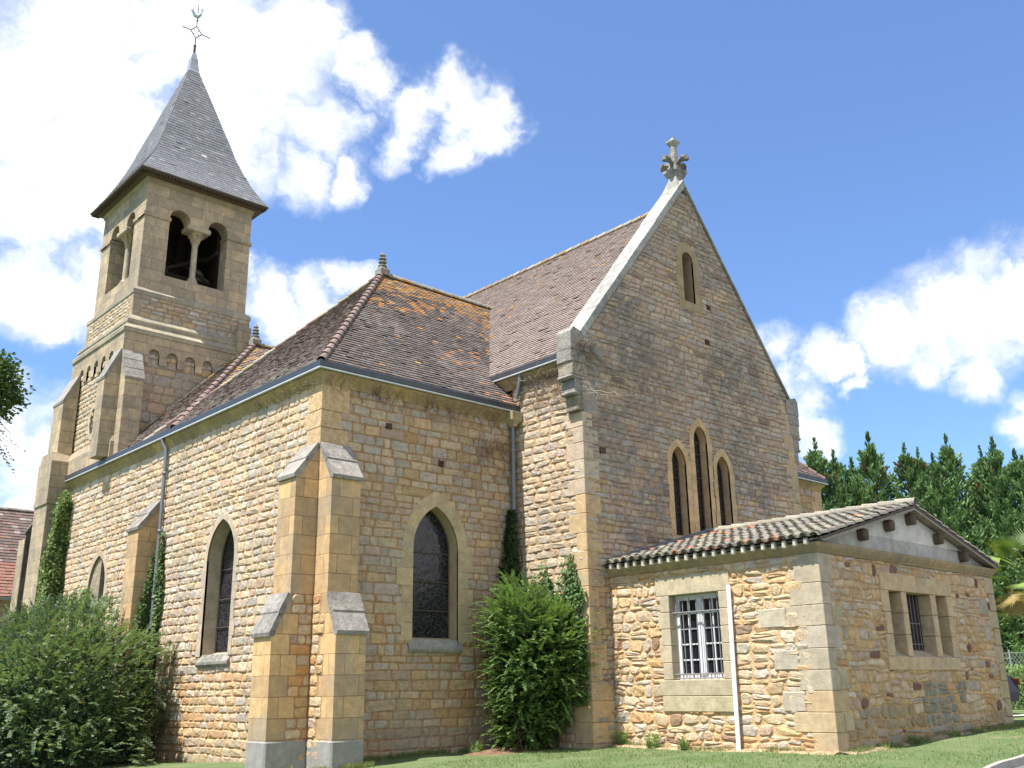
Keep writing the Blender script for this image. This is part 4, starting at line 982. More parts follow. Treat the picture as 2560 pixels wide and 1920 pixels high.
# left window: block surround, casements, iron grille
def blk(M, P, a0, a1, z0, z1, c, pr_=.035, back=-.30, g=.003, e=.01):
    p0, p1 = P(a0+g, z0+g, pr_), P(a1-g, z1-g, back); lo = tuple(min(p0[i], p1[i]) for i in range(3)); hi = tuple(max(p0[i], p1[i]) for i in range(3)); M.bbox(lo, hi, c, e)
P = PX(XA); M = MB(); wc = (.48, .395, .28)
ya0, ya1, za0, za1 = -4.955, -3.755, 1.24, 2.85
blk(M, P, -5.23, -3.43, za1, 3.22, jc(wc, .04)); blk(M, P, -5.22, -3.46, .65, .94, (.46, .39, .25)); blk(M, P, -5.20, -3.40, .94, za0, jc((.43, .36, .24), .04))
for i in range(5):
    z0, z1 = za0+i*.322, za0+(i+1)*.322; o = .06*(i % 2)
    blk(M, P, -5.20-o*.4, ya0, z0, z1, jc(wc, .06)); blk(M, P, ya1, -3.52+o, z0, z1, jc(wc, .06))
win = B(M, 'barred_window', M_DRS, annex)
M = MB(); D_ = -.20
def bar(a0, a1, z0, z1, c=(.60, .60, .62), d0=-.17, d1=-.22):
    p0, p1 = P(a0, z0, d0), P(a1, z1, d1); lo = tuple(min(p0[i], p1[i]) for i in range(3)); hi = tuple(max(p0[i], p1[i]) for i in range(3)); M.bbox(lo, hi, c, .004)
bar(ya0, ya0+.06, za0, za1); bar(ya1-.06, ya1, za0, za1); bar(ya0+.06, ya1-.06, za1-.06, za1); bar(ya0+.06, ya1-.06, za0, za0+.07)
ym = (ya0+ya1)/2; bar(ym-.05, ym+.05, za0+.07, za1-.06, d0=-.15)
for s_ in (0, 1):
    l, r = (ya0+.06, ym-.05) if s_ == 0 else (ym+.05, ya1-.06)
    bar(l, l+.04, za0+.07, za1-.06, d0=-.165); bar(r-.04, r, za0+.07, za1-.06, d0=-.165); c_ = (l+r)/2; bar(c_-.014, c_+.014, za0+.07, za1-.06, d0=-.175)
    for i in range(1, 5): zz = za0+.07+i*(za1-za0-.13)/5; bar(l+.04, c_-.014, zz-.014, zz+.014, d0=-.178); bar(c_+.014, r-.04, zz-.014, zz+.014, d0=-.178)
    bar(l+.04, r-.04, za0+.07, za0+.11, d0=-.176); bar(l+.04, r-.04, za1-.10, za1-.06, d0=-.176)
B(M, 'casement', M_PAINT, win)
M = MB(); M.add([P(ya0, za0, -.205), P(ya1, za0, -.205), P(ya1, za1, -.205), P(ya0, za1, -.205)], [(0, 1, 2, 3)], (0, 0, 0)); B(M, 'pane', M_DG, win)
M = MB(); ic = (.22, .205, .20)
for i in range(7):
    a = ya0+.10+i*(ya1-ya0-.2)/6; M.tube([P(a, za0+.02, -.06), P(a, za1-.06-.03*(i % 2), -.06)], .011, ic, 6)
for zz in (za1-.34, za0+.10): M.tube([P(ya0-.02, zz, -.045), P(ya1+.02, zz, -.045)], .013, ic, 6)
M.tube([P(ya0, za0+.025, -.045), P(ya1, za0+.025, -.045)], .011, ic, 6)
for i in range(9): a = ya0+.07+i*(ya1-ya0-.14)/8; M.tube([P(a, za0+.01, -.04), P(a, za0+.13, -.04)], .008, ic, 5)
B(M, 'iron_grille', M_IRON, win)
# triple window on the right face
P = PY(YA); M = MB(); wy = (.52, .385, .235)
blk(M, P, 7.99, 9.46, 2.82, 3.16, jc(wy, .04)); blk(M, P, 9.46, 10.97, 2.82, 3.14, jc(wy, .04))
for a0, a1 in ((7.95, 8.85), (8.85, 10.05), (10.05, 10.94)): blk(M, P, a0, a1, 1.35, 1.60, jc(wy, .05))
ops = ((8.27, 8.76), (8.97, 9.98), (10.21, 10.70))
for i in range(3):
    z0, z1 = 1.60+i*.407, 1.60+(i+1)*.407; o = .07*(i % 2)
    blk(M, P, 7.96+o, 8.27, z0, z1, jc(wy, .06)); blk(M, P, 8.76, 8.97, z0, z1, jc(wy, .05)); blk(M, P, 9.98, 10.21, z0, z1, jc(wy, .05)); blk(M, P, 10.70, 10.98-o, z0, z1, jc(wy, .06))
for a0, a1 in ops: M.add([P(a0, 1.59, .03), P(a1, 1.59, .03), P(a1, 1.74, -.24), P(a0, 1.74, -.24)], [(0, 1, 2, 3)], (.42, .34, .24))
win = B(M, 'triple_window', M_DRS, annex)
M = MB(); M.add([P(8.2, 1.6, -.235), P(10.8, 1.6, -.235), P(10.8, 2.84, -.235), P(8.2, 2.84, -.235)], [(0, 1, 2, 3)], (0, 0, 0)); B(M, 'pane', M_DG, win)
M = MB()
for a0, a1 in ops:
    n = int((a1-a0)/.13)
    for i in range(1, n): a = a0+(a1-a0)*i/n; M.tube([P(a, 1.66, -.20), P(a, 2.82, -.20)], .010, (.17, .16, .16), 5)
    for zz in (1.85, 2.25): M.tube([P(a0, zz, -.195), P(a1, zz, -.195)], .010, (.2, .19, .19), 5)
B(M, 'iron_grille', M_IRON, win)
# cornice
M = MB(); pr_ = [(-.05, 3.36), (.03, 3.36), (.045, 3.385), (.085, 3.43), (.12, 3.49), (.125, 3.535), (.02, 3.57), (-.05, 3.57)]
M.sweep([(XA, GY+.02), (XA, YA), (XB, YA), (XB, GY)], pr_, (.42, .33, .2)); B(M, 'cornice', M_COR, annex)
# rendered gable triangle
XR, ZR = 9.48, 4.60
M = MB(); gz = lambda x: (3.575+(x-5.75)*(4.52-3.575)/(XR-5.75)) if x < XR else (3.575+(13.15-x)*(4.52-3.575)/(13.15-XR))
cuts = [6.05, 6.95, 7.95, 8.8, XR, 10.3, 11.2, 12.1, 12.95]
M.prism([(6.0, 3.5), (13.0, 3.5), (13.0, 3.6), (XR, 4.5), (6.0, 3.62)], PY(YA), -.3, -.06, (.36, .34, .29))
for i, (x0, x1) in enumerate(zip(cuts[:-1], cuts[1:])):
    zt0, zt1 = gz(x0)-.04, gz(x1)-.04; zm = 3.84
    P = PY(YA)
    M.prism([(x0+.003, 3.57), (x1-.003, 3.57), (x1-.003, min(zm, zt1)-.003), (x0+.003, min(zm, zt0)-.003)], P, -.08, -.02, jc((.44, .42, .37), .06))
    xm = (x0+x1)/2
    if min(zt0, zt1) > zm+.04:
        for a0, a1 in ((x0, x1),): M.prism([(a0+.003, zm), (a1-.003, zm), (a1-.003, gz(a1)-.04), (a0+.003, gz(a0)-.04)], P, -.08, -.02, jc((.60, .57, .50), .05))
    elif max(zt0, zt1) > zm+.04:
        xs_ = x0+(x1-x0)*(zm-zt0)/(zt1-zt0) if zt1 > zt0 else x0+(x1-x0)*(zt0-zm)/(zt0-zt1)
        tri = [(xs_, zm), (x1, zm), (x1, zt1)] if zt1 > zt0 else [(x0, zm), (xs_, zm), (x0, zt0)]
        M.prism(tri, P, -.08, -.02, jc((.57, .54, .47), .05))
B(M, 'gable_triangle', M_DRS, annex)
for a in (7.50, 8.58, XR+.05, 10.68, 11.78):
    M = MB(); z = gz(a)-.10; M.bbox((a-.09, YA-.15, z-.22), (a+.09, YA+.2, z), (.12, .085, .06), .035); B(M, 'purlin_end', M_WOOD, annex)
# barrel tiled roof
def canal(M, x0, z0, x1, z1, ys, col):
    L = math.hypot(x1-x0, z1-z0); dx, dz = (x1-x0)/L, (z1-z0)/L; nx, nz_ = (-dz, dx) if dx > 0 else (dz, -dx); n = 6
    if nz_ < 0: nx, nz_ = -nx, -nz_
    seg = .33; k = int(L/seg)
    for y in ys:
        ph = U(0, .06); yy = y
        for i in range(-1, k+1):
            s0, s1 = max(-.05, i*seg+ph), min((i+1)*seg+ph+.06, L+.03)
            if s1-s0 < .08: continue
            c = col(y, s0); r0, r1 = .094*U(.95, 1.05), .078; lift = U(.0, .012)+.018; dy = U(-.012, .012); vs = []
            for (s, r, l) in ((s0, r0, lift), (s1, r1, 0.)):
                for t in range(n): th = math.pi*t/(n-1); o_ = math.sin(th)*r*.85+l+.015; vs.append((x0+dx*s+nx*o_, yy+dy+math.cos(th)*r, z0+dz*s+nz_*o_))
            for t in range(n): th = math.pi*t/(n-1); o_ = math.sin(th)*(r0-.018)*.85+lift+.013; vs.append((x0+dx*s0+nx*o_, yy+dy+math.cos(th)*(r0-.018), z0+dz*s0+nz_*o_))
            M.add(vs, [(t, t+1, t+1+n, t+n) for t in range(n-1)] + [(t, t+2*n, t+1+2*n, t+1) for t in range(n-1)], c)
            # channel tile beside it
            c2 = cm(col(y, s0), .92); vs = []
            for (s, l) in ((s0-.01, .03), (s1, .008)):
                for t in range(5): th = math.pi*(1+t/4); o_ = math.sin(th)*.055+.055+l; vs.append((x0+dx*s+nx*o_, yy+.111+math.cos(th)*.085, z0+dz*s+nz_*o_))
            M.add(vs, [(t, t+1, t+6, t+5) for t in range(4)], c2)
def ccol(y, s):
    if s < .35 and R() < .13 or R() < .012 or (R() < .22 and y > -3.6 and s > 2.6): return jc((.42, .17, .09), .15)
    return jc(pick([((.215, .20, .165), 4), ((.185, .17, .145), 3), ((.26, .25, .18), 2), ((.19, .15, .13), 1.3)]), .11)
M = MB(); ys = [-7.25+.2215*i for i in range(23)]
canal(M, 5.72, 3.60, XR, ZR-.04, ys, ccol); canal(M, 13.2, 3.60, XR, ZR-.04, ys, ccol)
for (x0, x1) in ((5.74, XR), (13.18, XR)):
    s_ = 1 if x0 < x1 else -1
    M.add([(x0, -7.34, 3.595), (x1, -7.34, ZR-.03), (x1, GY, ZR-.03), (x0, GY, 3.595), (x0, -7.34, 3.555), (x1, -7.34, ZR-.075), (x1, GY, ZR-.075), (x0, GY, 3.555)], [(0, 1, 2, 3), (4, 7, 6, 5), (0, 4, 5, 1), (0, 3, 7, 4)], (.10, .085, .07))
aroof = B(M, 'tiled_roof', M_TILE, annex)
def rroot(): return None
org_church = church
ridge(aroof, (XR, GY-.02, ZR+.03), (XR, -7.36, ZR+.03), .10, .35, (.27, .25, .2), 'ridge_tiles', 0, lip=.01)
for i, y in enumerate(ys[1:]):
    h = U(.11, .14); M = MB(); M.bbox((5.70, y-.045, 3.60-h), (5.80, y+.045, 3.615), jc((.50, .46, .38), .08), .02); B(M, 'eave_block', M_DRS, annex)
M = MB()   # lead flashing against the gable wall
M.add([(5.75, GY-.03, 3.72), (XR, GY-.03, ZR+.13), (XR, GY-.14, ZR+.05), (5.75, GY-.14, 3.66)], [(0, 1, 2, 3)], (.16, .165, .18))
M.add([(5.75, GY-.03, 3.72), (XR, GY-.03, ZR+.13), (XR, GY+.0, ZR+.06), (5.75, GY+.0, 3.62)], [(0, 1, 2, 3)], (.16, .165, .18))
B(M, 'lead_flashing', M_ZINC, aroof)
M = MB()   # timber verge under the roof edge
for s_ in (-1, 1):
    xe = XR+s_*(XR-5.74 if s_ < 0 else 3.7)
    M.add([(xe, -7.33, 3.55), (XR, -7.33, ZR-.08), (XR, -7.33, ZR-.13), (xe+(-s_)*.15, -7.33, 3.545), (xe, -7.0, 3.55), (XR, -7.0, ZR-.08)], [(0, 1, 2, 3), (0, 1, 5, 4)], (.30, .26, .21))
B(M, 'verge_board', M_WOOD, aroof)

# white conduit leaning on the annex wall
M = MB(); p0, p1 = Vector((XA-.13, -5.23, -.06)), Vector((XA-.07, -5.24, 2.94)); d = (p1-p0)
for o in (-.022, .022): M.tube([p0+Vector((0, o, 0)), p1+Vector((0, o, 0))], .022, (.80, .80, .82), 14)
for zz in (.7, 1.9): M.box((XA-.145+.02*zz, -5.285, zz), (XA+.0, -5.18, zz+.025), (.45, .45, .46))
tag(M.build('conduit', M_PAINT, None, False, origin=(XA-.1, -5.23, -.06)), 'straight white plastic pipe standing against the fieldstone wall beside the barred window', 'pipe')

# ---------------------------------------------------------------- ground
def gh(x, y):
    g = max(-.32, min(.32, .03*(x-6.2)))
    if y > 1 and x < 2: g = max(-.34, g-.02*(y-1))
    return g - .05*max(0, -8.6-y) - .03*max(0, -2-x)*(1 if x > -12 else 0) + .015*math.sin(x*1.3+y*.7)+.012*math.sin(x*2.9-y*1.7)
# kerb curve between lawn and road
KP = [(-30, -14.4), (-12, -12.8), (-4, -11.6), (0.5, -10.65), (4.2, -9.9), (6.5, -9.62), (8.7, -9.40), (12, -9.0), (18, -8.3), (26, -7.2), (60, -2.5)]
def ky(x):
    for (a, b_), (c_, d_) in zip(KP[:-1], KP[1:]):
        if x <= c_: return b_+(d_-b_)*(x-a)/(c_-a)
    return KP[-1][1]
M = MB()
import itertools
def frange(a, b_, s_):
    while a < b_-1e-6: yield a; a += s_
    yield b_
gx = list(frange(-60, -14, 6))[:-1]+list(frange(-14, 18, .5))[:-1]+list(frange(18, 90, 6))
gy = [0, .02, .06, .1, .15, .2, .25, .3, .35, .4, .45, .5, .55, .6, .65, .7, .75, .8, .85, .9, 1.]
vs = []; 
for x in gx:
    k_ = ky(x)+.0
    for t in range(40):
        y = k_+ (t/30)**1.6*24 if t < 34 else k_+30+(t-33)*14
        vs.append((x, y, gh(x, y)))
nn_ = 40; fs = [(i*nn_+j, (i+1)*nn_+j, (i+1)*nn_+j+1, i*nn_+j+1) for i in range(len(gx)-1) for j in range(nn_-1)]
M.add(vs, fs, (.12, .15, .06)); tag(M.build('lawn', M_LAWN, None, True), 'short mown lawn around the church', 'lawn', None, 'structure')
M = MB()
kx = [x for x in gx if -60 <= x <= 90]
vs = []
for x in kx:
    y = ky(x); z = gh(x, y); 
    for o, zz in ((.01, .008), (-.01, .018), (-.07, .018), (-.08, .01), (-.08, -.12)): vs.append((x, y+o, z+zz))
M.add(vs, [(i*5+j, (i+1)*5+j, (i+1)*5+j+1, i*5+j+1) for i in range(len(kx)-1) for j in range(4)], (.40, .37, .32)); tag(M.build('kerb', M_DRS, None), 'pale stone kerb along the lawn', 'kerb', None, 'structure')
M = MB(); vs = []
for x in kx:
    y = ky(x); z = gh(x, y)-.105
    for o in (-.07, -1., -3, -7, -14, -40): vs.append((x, y+o, z-.02*min(14, -o)))
M.add(vs, [(i*6+j, (i+1)*6+j, (i+1)*6+j+1, i*6+j+1) for i in range(len(kx)-1) for j in range(5)], (.05, .05, .05)); tag(M.build('road', M_ASPH, None, True), 'dark asphalt road in front of the lawn', 'road', None, 'structure')
M = MB(); M.add([(-2500, -2500, -2.2), (2500, -2500, -2.2), (2500, 2500, -2.2), (-2500, 2500, -2.2)], [(0, 1, 2, 3)], (.1, .12, .05)); tag(M.build('ground', M_LAWN, None), 'grassland out to the horizon', 'ground', None, 'structure')
M = MB(); pts = [(13.5, -4.6), (16, -6.2), (19, -7), (40, -5), (46, 2), (30, 4), (18, 1), (14.5, -1.5)]
M.add([(x, y, gh(x, y)+.03) for x, y in pts], [tuple(range(8))], (.5, .5, .5)); tag(M.build('gravel_path', M_PATH, None), 'pale gravel drive beyond the annex', 'drive', None, 'structure')
M = MB(); vs = [(4.1+1.2*math.cos(t*math.pi/9)*U(.8, 1.1), -.8+.7*math.sin(t*math.pi/9)*U(.8, 1.1)) for t in range(18)]; vs = [(x, y, gh(x, y)-.01) for x, y in vs]; vs.append((4.1, -.8, gh(4, -.9)+.10))
M.add(vs, [(i, (i+1) % 18, 18) for i in range(18)], (.20, .125, .085)); tag(M.build('bare_soil', M_SOIL, None), 'bare reddish soil under the climbing shrub', 'soil', None, 'structure')
# grass blades
M = MB(); V = []; F = []; C_ = []
def blade(x, y, h, c):
    z = gh(x, y)-.01; a = U(0, 6.283); w_ = U(.004, .009); lx_, ly_ = U(-.4, .4)*h, U(-.4, .4)*h; o = len(V)
    V.extend([(x-w_*math.cos(a), y-w_*math.sin(a), z), (x+w_*math.cos(a), y+w_*math.sin(a), z), (x+lx_, y+ly_, z+h)]); F.append((o, o+1, o+2)); C_.extend([c, c, c])
for i in range(62000):
    x = U(-2.5, 15.5); y = ky(x)+.0+U(0, 1)*8.6
    if (x > 5.85 and y > YA-.02) or (x > 5.2 and y > GY-.03) or (x > -.1 and y > -.04): continue
    if ((x-4)/1.1)**2+((y+.9)/.6)**2 < 1 and R() < .9: continue
    n_ = vn(x*.9, y*.9, 21); dry = vn(x*.6+3, y*1.4, 23)
    if dry > .66 and R() < .75: continue
    c = cmix((.115, .20, .05), (.19, .25, .10), n_); 
    if R() < .08: c = (.34, .28, .15)
    h = U(.02, .05)*(1+.4*n_)
    near = min(abs(y) if x < 5.3 else 9, abs(y-YA) if x > 5.8 else 9, abs(x-5.9) if YA < y < GY else 9)
    if near < .14: h *= U(1, 2.6)
    blade(x, y, h, jc(c, .15))
for i in range(15000):
    q_ = R()
    if q_ < .35: x, y = U(.7, 5.2), -U(.0, .16)
    elif q_ < .55: x, y = 5.86-U(0, .12), U(YA, GY)
    elif q_ < .85: x, y = U(5.9, 13.2), YA-U(.03, .2)
    else: x, y = U(-.9, .8), -U(.84, 1.0)
    if vn(x*3, y*3, 40) < .42: continue
    blade(x, y, U(.04, .14), jc(cmix((.12, .20, .05), (.26, .26, .12), R()), .2))
M.v, M.f, M.c = V, F, C_; tag(M.build('grass', M_GRB, None), 'short green grass with dry patches', 'grass', None, 'stuff')

# ---------------------------------------------------------------- plants
def leafq(V, F, C, p, d, n, L, W, c):
    """pointed leaf from p along d, face normal about n, slightly folded"""
    s_ = d.cross(n)
    if s_.length < 1e-5: return
    s_.normalize(); s_ *= W; m_ = p+d*(L*.5); o = len(V); dn = n*(-L*.06)
    V.extend([tuple(p), tuple(m_+s_+dn), tuple(p+d*L), tuple(m_-s_+dn)]); F.append((o, o+1, o+2, o+3)); C.extend([c]*4)
def rv():
    while True:
        v = Vector((U(-1, 1), U(-1, 1), U(-1, 1)))
        if .05 < v.length < 1: return v.normalized()
def spray(V, F, C, p, d, L, droop, ll, lw, sp, cf, stem=None, fl=1.):
    """arching shoot with leaves in two ranks"""
    d = d.normalized(); p = Vector(p); n = int(L/sp); st = L/n
    for i in range(n):
        p = p+d*st; d = (d+Vector((0, 0, -droop*st))+rv()*.06).normalized()
        side = d.cross(Vector((0, 0, 1)))
        if side.length < .05: side = Vector((1, 0, 0))
        side.normalize(); upn = side.cross(d).normalized(); f = 1-.45*(i/n)
        for s_ in (-1, 1):
            ld = (d*U(.3, .8)+side*s_*U(.6, 1.)+upn*U(-.35, .35)).normalized()
            leafq(V, F, C, p, ld, (upn+rv()*.55*fl).normalized(), ll*f*U(.75, 1.2), lw*f, cf(p))
        if stem is not None and i % 3 == 0: stem.append(tuple(p))
def mesh_of(V, F, C, name, mat, parent):
    M = MB(); M.v, M.f, M.c = V, F, C; return B(M, name, mat, parent)
def crown_shrub(root, c, r, ns, leafc, L=(.35, .7), droop=1.2, ll=.075, lw=.014, sp=.032, keep=None, lob=.22, seed=0, inner=.55, low=False):
    V, F, C = [], [], []; c = Vector(c)
    for i in range(ns):
        v = rv(); 
        if v.z < -.25 and not low: v.z = -v.z*.3
        v.normalize(); lobe = 1-lob+2*lob*vn(v.x*2.6+seed, v.y*2.6+v.z*2.1, seed)
        rr = (U(inner*.6, .98) if R() < .4 else U(.84, 1.0))*lobe
        p = c+Vector((v.x*r[0], v.y*r[1], v.z*r[2]))*rr
        if keep and not keep(p): continue
        d = Vector((v.x, v.y, v.z*.6+.35))+rv()*.55
        tone = vn(p.x*1.7+seed, p.z*1.7+p.y*1.1, 5+seed)
        cf = lambda q, tone=tone: jc(leafc(tone, q), .14)
        spray(V, F, C, p, d, U(*L), droop*U(.5, 1.5), ll, lw, sp, cf)
    return V, F, C
def stems(root, base, tips, c=(.10, .075, .05), r=.022):
    M = MB()
    for t in tips:
        b_ = Vector(base)+Vector((U(-.25, .25), U(-.25, .25), 0)); t = Vector(t); m_ = b_*.5+t*.5+Vector((U(-.2, .2), U(-.2, .2), U(.1, .4)))
        M.tube([b_, b_*.6+m_*.4, m_, m_*.4+t*.6, t], [r, r*.85, r*.7, r*.5, r*.3], c, 6)
    return B(M, 'stems', M_WOOD, root)
# big drooping shrub on the left
big = empty('drooping_shrub', (-2.0, 7.6, -.35), 'huge blue-green drooping shrub mounded against the sunlit side wall', 'shrub')
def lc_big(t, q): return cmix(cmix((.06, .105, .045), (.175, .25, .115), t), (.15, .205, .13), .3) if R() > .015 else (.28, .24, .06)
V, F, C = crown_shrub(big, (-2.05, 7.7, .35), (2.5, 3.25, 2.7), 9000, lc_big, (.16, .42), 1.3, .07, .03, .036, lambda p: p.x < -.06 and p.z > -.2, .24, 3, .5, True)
for i in range(60):      # hanging skirt to the ground on the near side
    a = U(-2.6, .35); p = Vector((-2.05+2.35*math.cos(a), 7.7+3.05*math.sin(a), U(.1, 1.2)))
    if p.x > -.1: continue
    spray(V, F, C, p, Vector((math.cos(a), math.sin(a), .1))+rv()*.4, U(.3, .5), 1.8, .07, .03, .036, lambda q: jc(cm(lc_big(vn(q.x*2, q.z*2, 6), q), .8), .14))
for i in range(46):       # loose shoots beyond the outline
    v = rv(); v.z = abs(v.z)+.2; v.normalize(); p = Vector((-2.05+v.x*2.3, 7.7+v.y*3.1, .35+v.z*2.6))
    if p.x > -.1: continue
    spray(V, F, C, p, v+Vector((0, 0, .5)), U(.7, 1.15), 1.0, .075, .015, .04, lambda q: jc((.15, .24, .09), .15))
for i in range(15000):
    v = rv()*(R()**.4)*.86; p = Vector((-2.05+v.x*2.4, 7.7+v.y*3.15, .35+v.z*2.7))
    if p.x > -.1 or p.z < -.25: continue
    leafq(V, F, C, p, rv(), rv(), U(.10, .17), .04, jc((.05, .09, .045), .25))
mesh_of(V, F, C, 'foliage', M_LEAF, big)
stems(big, (-2., 7.6, -.35), [(-2+2.1*math.cos(i*.52), 7.6+2.6*math.sin(i*.52), U(1.2, 2.6)) for i in range(12)], r=.035)
# climbing shrub between transept and chancel
cot = empty('arching_shrub', (4.45, -1.0, -.05), 'bright green arching shrub growing between the transept front and the chancel corner', 'shrub')
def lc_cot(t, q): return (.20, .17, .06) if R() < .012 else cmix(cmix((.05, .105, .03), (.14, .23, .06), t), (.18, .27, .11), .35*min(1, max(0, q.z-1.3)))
V, F, C = [], [], []
def addc(t3, o_):
    n0 = len(V); V.extend(t3[0]); F.extend([tuple(i+n0 for i in f) for f in t3[1]]); C.extend(t3[2])
kp = lambda p: p.y < -.04 and p.x < 5.75 and p.z > .02
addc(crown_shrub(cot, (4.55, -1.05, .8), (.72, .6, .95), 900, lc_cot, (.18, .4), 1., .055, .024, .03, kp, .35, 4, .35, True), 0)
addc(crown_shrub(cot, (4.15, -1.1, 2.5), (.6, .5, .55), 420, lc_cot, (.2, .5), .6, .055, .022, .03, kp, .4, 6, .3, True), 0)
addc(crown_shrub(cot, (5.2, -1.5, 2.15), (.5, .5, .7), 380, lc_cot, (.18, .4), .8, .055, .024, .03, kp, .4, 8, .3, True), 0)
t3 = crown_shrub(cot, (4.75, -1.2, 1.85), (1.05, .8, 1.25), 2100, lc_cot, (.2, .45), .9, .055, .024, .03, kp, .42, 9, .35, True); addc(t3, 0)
for z_, n_, L_ in ((2.75, 10, .95), (2.1, 9, 1.), (1.35, 8, .9), (.75, 6, .6), (3.1, 8, .55)):
    for k in range(n_): spray(V, F, C, (4.0+U(-.2, .4), -1.1+U(-.3, .3), z_+U(-.2, .2)), Vector((-1, U(-.5, .15), U(.05, .45))), L_*U(.6, 1.1), U(.1, .6), .045, .014, .022, lambda q: jc((.16, .27, .08), .14))
for k in range(26): spray(V, F, C, (5.2+U(-.2, .25), -1.7+U(-.5, .3), U(1.1, 2.6)), Vector((.8, U(-.8, .0), U(-.1, .5))), U(.3, .6), U(.3, 1.), .045, .014, .022, lambda q: jc((.12, .22, .05), .14))
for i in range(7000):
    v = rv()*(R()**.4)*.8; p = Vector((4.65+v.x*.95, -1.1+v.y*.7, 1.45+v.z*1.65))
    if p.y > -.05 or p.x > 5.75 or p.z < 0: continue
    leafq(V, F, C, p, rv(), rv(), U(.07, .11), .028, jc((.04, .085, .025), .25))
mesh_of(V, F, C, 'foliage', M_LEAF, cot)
stems(cot, (4.45, -.95, -.1), [(4.45+.7*math.cos(i*.8), -1+.6*math.sin(i*.8), U(1., 2.8)) for i in range(9)], r=.022)
# ivy
def ivy(name, label, origin, P, region, n, c0, c1, bulge, ll=.07, group=None):
    r = empty(name, origin, label, 'ivy', group); V, F, C = [], [], []; k = 0
    while k < n:
        a, z = region()
        if a is None: continue
        k += 1; t = vn(a*3, z*3, 4); dn = bulge(a, z)*U(.1, 1.)
        o = Vector(P(0, 0, 0)); nn_ = Vector(P(0, 0, 1.))-o; ha = Vector(P(1., 0, 0))-o; p = Vector(P(a, z, dn+.01))
        d = (ha*U(-.7, .7)+Vector((0, 0, -1))*U(.2, 1)+nn_*U(.1, .6)).normalized()
        leafq(V, F, C, p, d, (nn_+Vector((0, 0, .5))+rv()*.5).normalized(), ll*U(.7, 1.25), ll*.42, jc(cmix(c0, c1, t*.7+R()*.3), .15))
    mesh_of(V, F, C, 'foliage', M_LEAF, r); M = MB()
    for i in range(5):
        a, z = None, None
        while a is None: a, z = region()
        b_ = Vector(origin); t = Vector(P(a, z, .02)); M.tube([b_+Vector((0, 0, .0)), b_*.5+t*.5, t], [.02, .014, .006], (.12, .09, .06), 5)
    B(M, 'stems', M_WOOD, r); return r
def reg_pipe():
    z = U(.0, 5.0); wd = .5*(1-max(0, (z-3.0)/2.0)**.8*.9); return 4.95+U(-1, .55)*wd, z
ivy('ivy', 'dark column of ivy climbing the transept front beside the downpipe', (4.9, -.05, -.05), PY(0), reg_pipe, 5200, (.016, .036, .012), (.035, .075, .024), lambda a, z: .26)
def reg_ch():
    a = U(-2.15, -.05); top = 2.9+.95*max(0, 1-abs(a+1.72)/.33)**.7+.9*max(0, 1-abs(a+.95)/.28)+.6*max(0, 1-abs(a+.25)/.2)+.25*vn(a*6, 1, 2); z = U(.8, 4.1)
    return (a, z) if z < top else (None, None)
ivy('ivy', 'glossy ivy with pointed tips on the chancel side wall above the arching shrub', (5.2, -1.2, -.05), PX(GX0), reg_ch, 3600, (.05, .105, .025), (.11, .20, .065), lambda a, z: .16, .08)
def reg_mid():
    z = U(.8, 4.9); w_ = .30+.14*math.sin(z*2.3)-.05*z; a = 6.95+U(-1., 1.)*max(.08, w_)
    return (a, z) if z < 4.3 or R() < .4 else (None, None)
ivy('ivy', 'ivy growing up the wall beside the side wall downpipe', (-.05, 6.95, -.3), PX(0), reg_mid, 1700, (.06, .11, .03), (.16, .24, .08), lambda a, z: .10, .085)
def reg_b3():
    z = U(1., 4.7); a = -U(.04, .5)
    return (a, z) if -a < .42-.35*max(0, (z-3)/1.7) else (None, None)
ivy('ivy', 'dark ivy on the shaded face of the single side buttress', (-.1, 7.34, -.3), lambda a, z, n=0.: (a, 7.345-n, z), reg_b3, 1100, (.04, .08, .02), (.08, .14, .04), lambda a, z: .12, .085)
def reg_tw():
    z = U(2.2, 7.0); a = -U(-.05, .62); w_ = .55+.22*math.sin(z*1.7+1)
    return (a, z) if abs(a+.22) < w_*.75*(1 if z < 6.3 else max(.2, (7.0-z)/.7)) else (None, None)
ivy('ivy', 'tall bushy ivy filling the corner between the side wall and the tower foot', (-.2, 14.2, -.35), lambda a, z, n=0.: (a, 14.24-n, z), reg_tw, 5200, (.05, .09, .022), (.19, .27, .08), lambda a, z: .22+.35*vn(a*3, z*1.6, 8), .10)
def reg_w2():
    z = U(2.4, 3.9); a = 11.2+U(-.7, .55)*max(.1, (4.0-z)/1.5)
    return a, z
ivy('climber', 'leafy shoots reaching up over the half hidden pointed window', (-.4, 11.2, -.3), PX(0), reg_w2, 500, (.09, .15, .05), (.17, .25, .10), lambda a, z: .4, .10)

# dry creeper twigs below the gutters
def creeper(name, label, origin, P, a0, a1, ztop, zlo, n, rr=.0035):
    M = MB()
    for i in range(n):
        a = U(a0, a1); z = ztop-U(0, .1); pts = []; da = U(-.06, .06); L_ = int(U(5, 18)*(zlo))
        for k in range(max(4, L_)):
            pts.append(P(a, z, .035+U(0, .03) + (.10 if z > ztop-.12 else 0))); a += da*U(.2, 1.6)+U(-.035, .035); z -= U(.0, .085); da += U(-.03, .03)
        M.tube(pts, rr*U(.6, 1.3), jc((.20, .13, .085), .25) if R() < .8 else (.42, .35, .27), 3, False)
    return tag(M.build(name, M_WOOD, None, origin=origin), label, 'dry creeper')
creeper('dry_creeper', 'dry leafless creeper clinging under the gutter of the transept front', (2.6, -.05, 7.0), PY(0), .05, 4.9, 7.24, .7, 150)
creeper('dry_creeper', 'dry leafless creeper under the gutter at the near end of the side wall', (-.05, 1.2, 7.0), PX(0), .1, 2.6, 7.24, .35, 60)
